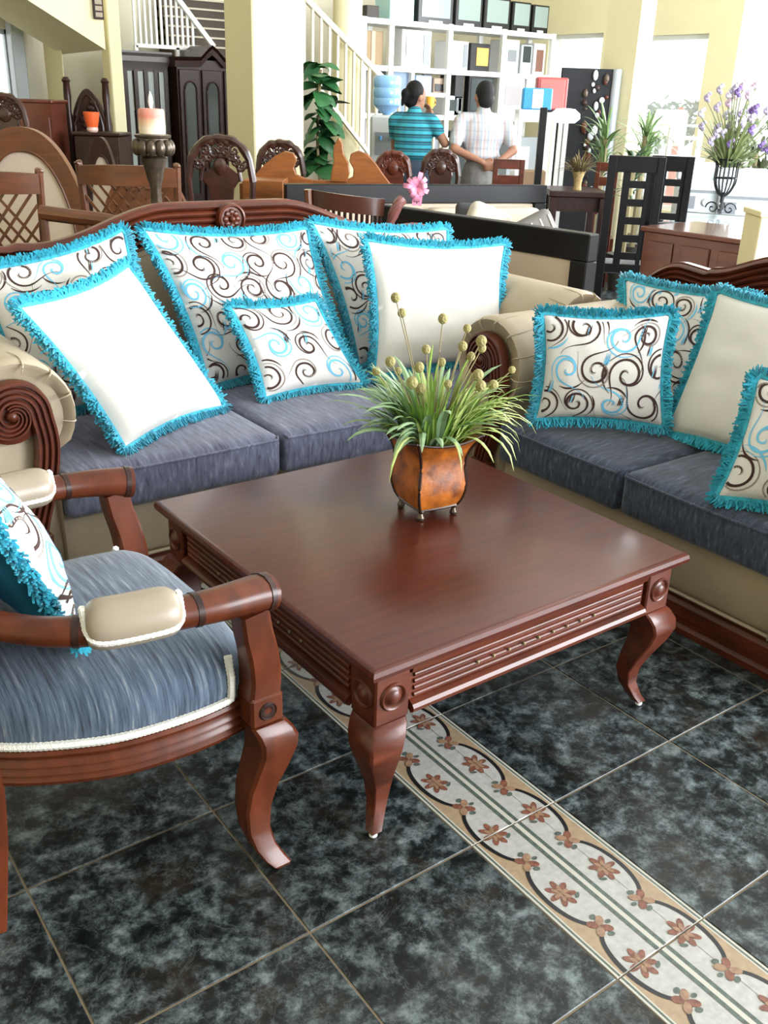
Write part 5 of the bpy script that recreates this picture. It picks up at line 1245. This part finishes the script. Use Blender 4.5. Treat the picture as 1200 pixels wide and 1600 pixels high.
# things outside the second window and at the right
def shrub(label, loc, R, m, nleaf=150, L=.16, cat='shrub', zc=None):
    zc = zc or .35+R
    t = thing('shrub', label, cat, loc); k_ = [broad_(L, L*.5, m), broad_(L*.8, L*.35, m)]
    MB().lathe([(.16, 0), (.22, .35), (.2, .36), (.18, .3)], 14).build('planter', mat('clay', (.25, .1, .05), .8), t); MB().tube([(0, 0, .3), (0, 0, zc)], .025, 6).build('trunk', STEM, t)
    for k in range(nleaf):
        v = Vector((rg_.gauss(0, 1), rg_.gauss(0, 1), rg_.gauss(0, 1))).normalized()*R*rg_.uniform(.5, 1); o = link('leaf', k_[k % 2], t); o.location = v+Vector((0, 0, zc)); o.rotation_euler = (rg_.uniform(-1, 1), rg_.uniform(-1, 1), atan2(v.y, v.x))
def broad_(L, w_, m):
    rows = [[(u*L, -w_*sin(pi*(.06+.92*u))**.7/2, -.2*L*u*u), (u*L, 0, .02-.2*L*u*u), (u*L, w_*sin(pi*(.06+.92*u))**.7/2, -.2*L*u*u)] for u in [i/5 for i in range(6)]]
    return MB().rings(rows, cap=False, closed=False).mesh('leaf', m, smooth=60)
GR2 = mat('hedge_green', (.05, .10, .03), .6, col2=(.12, .18, .06), vscale=8); struct(MB().box(XW+.25, 16, -5, 14, -.2, -.02).build('ground_outside', mat('pavement', (.45, .44, .42), .9), smooth=0))
g = at(1036, 172, x=10.6); shrub('green shrub in a planter outside the middle window', (g.x, g.y, 0), .36, GR2, zc=1.35)
g = at(1096, 172, x=12.4); shrub('brownish shrub outside the middle window, on the right', (g.x, g.y, 0), .34, mat('rust_leaf', (.10, .06, .03), .7, col2=(.10, .14, .05), vscale=8), zc=1.4)
g = at(1066, 160, x=10.3); t = thing('orange_bollard', 'orange and white bollard outside the middle window', 'bollard', (g.x, g.y, 0))
MB().lathe([(.06, 0), (.06, 1.55), (.03, 1.6)], 12).build('post', ORG, t); MB().lathe([(.062, 1.1), (.062, 1.2)], 12).build('white_band', WHITEP, t)
g = at(1182, 240, d=10.3); shrub('leafy green shrub at the right edge beside the lilac flowers', (g.x, g.y, 0), .36, mat('olive_leaf', (.05, .05, .025), .6, col2=(.09, .13, .05), vscale=8), 200, .14, zc=g.z)
a = at(1191, 330, d=5.2)
t = thing('yellow_plinth', 'yellow painted display plinth at the right edge of the picture', 'plinth', (a.x, a.y, 0), FACE)
MB().box(0, .25, 0, .25, 0, a.z-.03).build('body', WALL, t, smooth=0, bevel=.006); MB().box(-.01, .26, -.01, .26, a.z-.03, a.z).build('cap', WALL, t, smooth=0, bevel=.005)

# ------------------------------------------------------------------ two people
def caps(mb, a, b, ra, rb, n=10, sq=1.0, m=5):
    """tapered capsule; sq squashes front to back"""
    a = Vector(a); b = Vector(b); d = (b-a); L = d.length; d = d.normalized(); u = Vector((0, 1, 0)) if abs(d.y) < .8 else Vector((1, 0, 0))
    r = d.cross(u).normalized(); u = r.cross(d).normalized(); rings = []
    st = [(-ra*cos(pi/2*i/m), ra*sin(pi/2*i/m)) for i in range(m+1)]+[(L+rb*sin(pi/2*i/m), rb*cos(pi/2*i/m)) for i in range(m+1)]
    for t, rad in st: rings.append([a+d*t+(r*cos(2*pi*k/n)+u*sin(2*pi*k/n)*sq)*max(.0005, rad) for k in range(n)])
    mb.rings(rings)
def ellip(mb, c, sc): mb.ball(c, 1, 14, 10, sc)
def fuse(mb, name, m, parent, vox, sm=4):
    o = mb.build(name, m, parent, smooth=0); r = o.modifiers.new('fuse', 'REMESH'); r.mode = 'VOXEL'; r.voxel_size = vox; r.use_smooth_shade = True
    s = o.modifiers.new('soft', 'SMOOTH'); s.iterations = sm; s.factor = .5
    dg = bpy.context.evaluated_depsgraph_get(); me = bpy.data.meshes.new_from_object(o.evaluated_get(dg)); o.modifiers.clear(); o.data = me
    me.polygons.foreach_set('use_smooth', [True]*len(me.polygons))
    return o
def hand(mb, wrist, d, side, curl=.5, s=1.0):
    """palm and five bent fingers; d = pointing direction, side = thumb side"""
    d = Vector(d).normalized(); sd = Vector(side); sd = (sd-d*sd.dot(d)).normalized(); nrm = d.cross(sd)
    w0 = Vector(wrist); caps(mb, w0, w0+d*.045*s, .026*s, .030*s, 10, .6); caps(mb, w0+d*.05*s-sd*.022*s, w0+d*.06*s+sd*.022*s, .016*s, .016*s, 8)
    for k, l in enumerate((.062, .074, .080, .070)):
        b = w0+d*.078*s+sd*(-.030+.020*k)*s; m_ = b+(d*.8+nrm*curl*.6)*l*.5*s; e = m_+(d*.4+nrm*curl)*l*.5*s
        caps(mb, b, m_, .0092*s, .0085*s, 8); caps(mb, m_, e, .0085*s, .007*s, 8)
    b = w0+d*.028*s+sd*.028*s; m_ = b+(d*.55+sd*.7)*.035*s; e = m_+(d*.9+sd*.1+nrm*.2)*.03*s
    caps(mb, b, m_, .012*s, .010*s, 8); caps(mb, m_, e, .010*s, .008*s, 8)
def person(label, loc, rz, H, pose, shirt, trousers, skin, hair, female):
    """local frame: the back is turned to -y, the figure looks to +y"""
    t = thing('person', label, 'person', loc, rz); k = H/1.70; V = lambda *a: Vector(a)*k
    sh, hw = (.175, .165) if female else (.205, .155)
    mb = MB()
    # head with face, neck
    hy = .02
    hd = Matrix.Translation(V(0, hy, 1.565)) @ Matrix.Rotation(pose['turn'], 4, 'Z')
    def HP(*a): return hd @ V(*a)
    h = MB()
    ellip(h, V(0, 0, .012), tuple(V(.076, .094, .105))); ellip(h, V(0, .028, -.045), tuple(V(.058, .062, .070)))
    ellip(h, V(0, .094, -.012), tuple(V(.013, .018, .024))); ellip(h, V(0, .082, -.062), tuple(V(.026, .014, .010)))
    for s in (-1, 1): ellip(h, V(s*.078, -.005, -.008), tuple(V(.012, .020, .030))); ellip(h, V(s*.030, .082, .012), tuple(V(.015, .010, .010)))
    mb.add([hd @ Vector(v) for v in h.v], h.f)
    caps(mb, V(0, .0, 1.40), V(0, .012, 1.50), .055*k, .050*k)
    # trunk and legs (continuous)
    ellip(mb, V(0, .0, 1.27), tuple(V(sh-.03, .105, .16))); ellip(mb, V(0, .0, 1.08), tuple(V(hw-.02, .10, .15))); ellip(mb, V(0, -.01, .93), tuple(V(hw, .12, .13)))
    caps(mb, V(-sh+.03, 0, 1.38), V(sh-.03, 0, 1.38), .05*k, .05*k)
    for s in (-1, 1):
        caps(mb, V(s*.085, 0, .90), V(s*.09, .01, .50), .082*k, .055*k); caps(mb, V(s*.09, .01, .50), V(s*.095, -.01, .09), .055*k, .036*k); caps(mb, V(s*.095, -.02, .04), V(s*.105, .13, .03), .038*k, .03*k)
    sl = MB()
    for s, (el, wr, hd_, sd_) in zip((-1, 1), pose['arms']):
        S0 = V(s*(sh-.005), 0, 1.365); E, W_ = V(*el), V(*wr)
        caps(mb, S0, E, .046*k, .038*k); caps(mb, E, W_, .038*k, .026*k); hand(mb, W_, hd_, sd_, .6, k)
        M_ = S0.lerp(E, pose.get('sleeve', .62)); caps(sl, S0, M_, .062*k, .058*k)
    body = fuse(mb, 'body', skin, t, .009, 3)
    # shirt
    ellip(sl, V(0, 0, 1.27), tuple(V(sh, .128, .185))); ellip(sl, V(0, .0, 1.17), tuple(V(hw+.008, .122, .17))); caps(sl, V(-sh+.03, 0, 1.385), V(sh-.03, 0, 1.385), .060*k, .060*k); ellip(sl, V(0, -.005, 1.10), tuple(V(hw+.016, .132, .07)))
    caps(sl, V(0, 0, 1.42), V(0, .005, 1.452), .066*k, .062*k)
    fuse(sl, 'shirt', shirt, t, .011, 6)
    tr = MB(); ellip(tr, V(0, -.012, .90), tuple(V(hw+.014, .136, .13))); ellip(tr, V(0, -.012, .965), tuple(V(hw+.008, .131, .145)))
    for s in (-1, 1): caps(tr, V(s*.085, 0, .90), V(s*.09, .01, .50), .095*k, .070*k); caps(tr, V(s*.09, .01, .50), V(s*.095, -.005, .10), .070*k, .058*k)
    fuse(tr, 'trousers', trousers, t, .012, 4)
    for s in (-1, 1):
        sh_ = MB(); caps(sh_, V(s*.095, -.03, .045), V(s*.105, .14, .035), .044*k, .038*k); fuse(sh_, 'shoe', mat('shoe_black', (.02, .018, .016), .5), t, .01, 3)
    hr = MB(); ellip(hr, HP(0, -.012, .034), (.083*k, .098*k, .098*k)); ellip(hr, HP(0, -.045, -.02), (.070*k, .060*k, .075*k))
    if female:
        ellip(hr, HP(-.0, -.105, .02), (.042*k, .040*k, .045*k)); caps(hr, HP(0, -.115, .0), HP(-.01, -.13, -.07), .03*k, .012*k)
    cut = fuse(hr, 'hair', hair, t, .010, 2)
    for s in (-1, 1): MB().ball(HP(s*.030, .089, .012), .009*k, 8, 6).build('eye', mat('eye_white', (.7, .7, .68), .3), t)
    return t, k
def banded(name, axis, stops, scale, rough=.85, second=None):
    m = bpy.data.materials.new(name); m.use_nodes = True; nt = m.node_tree; N = nt.nodes; L = nt.links; b = N['Principled BSDF']; b.inputs['Roughness'].default_value = rough
    tc = N.new('ShaderNodeTexCoord'); sp = N.new('ShaderNodeSeparateXYZ'); L.new(tc.outputs['Object'], sp.inputs[0])
    def band(ax, sc, st):
        mu = N.new('ShaderNodeMath'); mu.operation = 'MULTIPLY'; mu.inputs[1].default_value = sc; L.new(sp.outputs[ax], mu.inputs[0]); fr = N.new('ShaderNodeMath'); fr.operation = 'FRACT'; L.new(mu.outputs[0], fr.inputs[0])
        r = N.new('ShaderNodeValToRGB'); r.color_ramp.interpolation = 'CONSTANT'; L.new(fr.outputs[0], r.inputs[0]); e = r.color_ramp.elements; e[0].position = 0; e[0].color = (*st[0][1], 1); e[1].position = st[1][0]; e[1].color = (*st[1][1], 1)
        for p, c in st[2:]: q = e.new(p); q.color = (*c, 1)
        return r
    r = band(axis, scale, stops)
    if second:
        r2 = band(second[0], second[1], second[2]); mx = N.new('ShaderNodeMix'); mx.data_type = 'RGBA'; mx.blend_type = 'MULTIPLY'; mx.inputs['Factor'].default_value = 1; L.new(r.outputs[0], mx.inputs[6]); L.new(r2.outputs[0], mx.inputs[7]); L.new(mx.outputs[2], b.inputs['Base Color'])
    else: L.new(r.outputs[0], b.inputs['Base Color'])
    return m
TEE = banded('teal_striped_knit', 2, [(0, (.035, .33, .42)), (.45, (.010, .045, .075)), (.55, (.02, .16, .22)), (.8, (.012, .06, .09))], 17)
PLAID = banded('pale_plaid', 0, [(0, (.50, .49, .50)), (.35, (.34, .41, .50)), (.5, (.52, .51, .52)), (.8, (.50, .38, .38))], 16, second=(2, 14, [(0, (1, 1, 1)), (.6, (.86, .90, .95)), (.8, (1, 1, 1))]))
JEAN = mat('dark_jeans', (.035, .055, .085), .85); GREYT = mat('grey_trousers', (.20, .19, .18), .85, var=.15, vscale=30)
p = at(648, 160, d=9.1); Hw = at(648, 124, d=9.1).z
t, k = person('woman in teal striped shirt and dark jeans seen from behind', (p.x, p.y, 0), FACE-.25, Hw, dict(turn=-.7, arms=(((-.20, .16, 1.12), (-.06, .26, 1.20), (.8, .5, .3), (0, 0, 1)), ((.285, .0, 1.20), (.11, .21, 1.40), (-.35, .1, .9), (-.6, .6, 0))), sleeve=.42), TEE, JEAN, SKIN, HAIR, True)
R_ = Matrix.Rotation(FACE-.25, 3, 'Z'); q = R_ @ Vector((.085, .235, 1.475))*k
tt = thing('yellow_cup', 'yellow cup held to the mouth by the woman', 'cup', (p.x+q.x, p.y+q.y, q.z)); MB().lathe([(.028, 0), (.036, .05), (.040, .10), (.036, .10), (.026, .01)], 16).build('cup_body', mat('yellow_plastic', (.85, .48, .05), .4), tt); MB().tube([(.036, 0, .02), (.06, 0, .035), (.062, 0, .065), (.038, 0, .08)], .006, 6).build('handle', mat('yellow_handle', (.85, .48, .05), .4), tt)
p = at(757, 160, d=9.1); Hm = at(752, 124, d=9.1).z
person('man in pale plaid shirt with hands clasped behind his back', (p.x, p.y, 0), FACE+.15, Hm, dict(turn=.15, sleeve=.72, arms=(((-.26, -.10, 1.15), (-.03, -.185, 1.055), (.9, -.05, -.35), (0, -.2, 1)), ((.26, -.10, 1.15), (.10, -.175, 1.045), (-.8, -.15, -.3), (0, -.2, 1)))), PLAID, GREYT, mat('tan_skin', (.33, .155, .095), .6), mat('dark_grey_hair', (.012, .011, .011), .7, spec=.2), False)

# repeats of one kind share a group
GROUPS = {'cushion': 'turquoise-fringed cushions', 'carved_sofa': 'matching carved sofas', 'lattice_chair': 'lattice-back dining chairs', 'carved_chair': 'carved chairs behind the sofas', 'carved_settee': 'arched settees at the left',
          'black_frame_sofa': 'black-framed beige sofas', 'loose_cushion': 'loose cushions on the black-framed sofa', 'television': 'televisions on top of the shelving', 'microwave': 'microwaves on the shelving', 'slat_chair': 'black slat-back chairs',
          'ladder_chair': 'red-brown ladder-back chairs', 'potted_palm': 'potted palms at the right', 'washing_machine': 'white washing machines', 'package': 'packages on the white stand', 'carton': 'cartons on the shelving', 'shrub': 'shrubs near the windows',
          'printed_box': 'printed boxes on the shelving', 'stereo': 'stereos on the low shelf', 'blue_bag': 'blue parcels on the shelving'}
for o in bpy.data.objects:
    if o.parent is None and 'category' in o:
        g_ = GROUPS.get(o.name.split('.')[0])
        if g_: o['group'] = g_
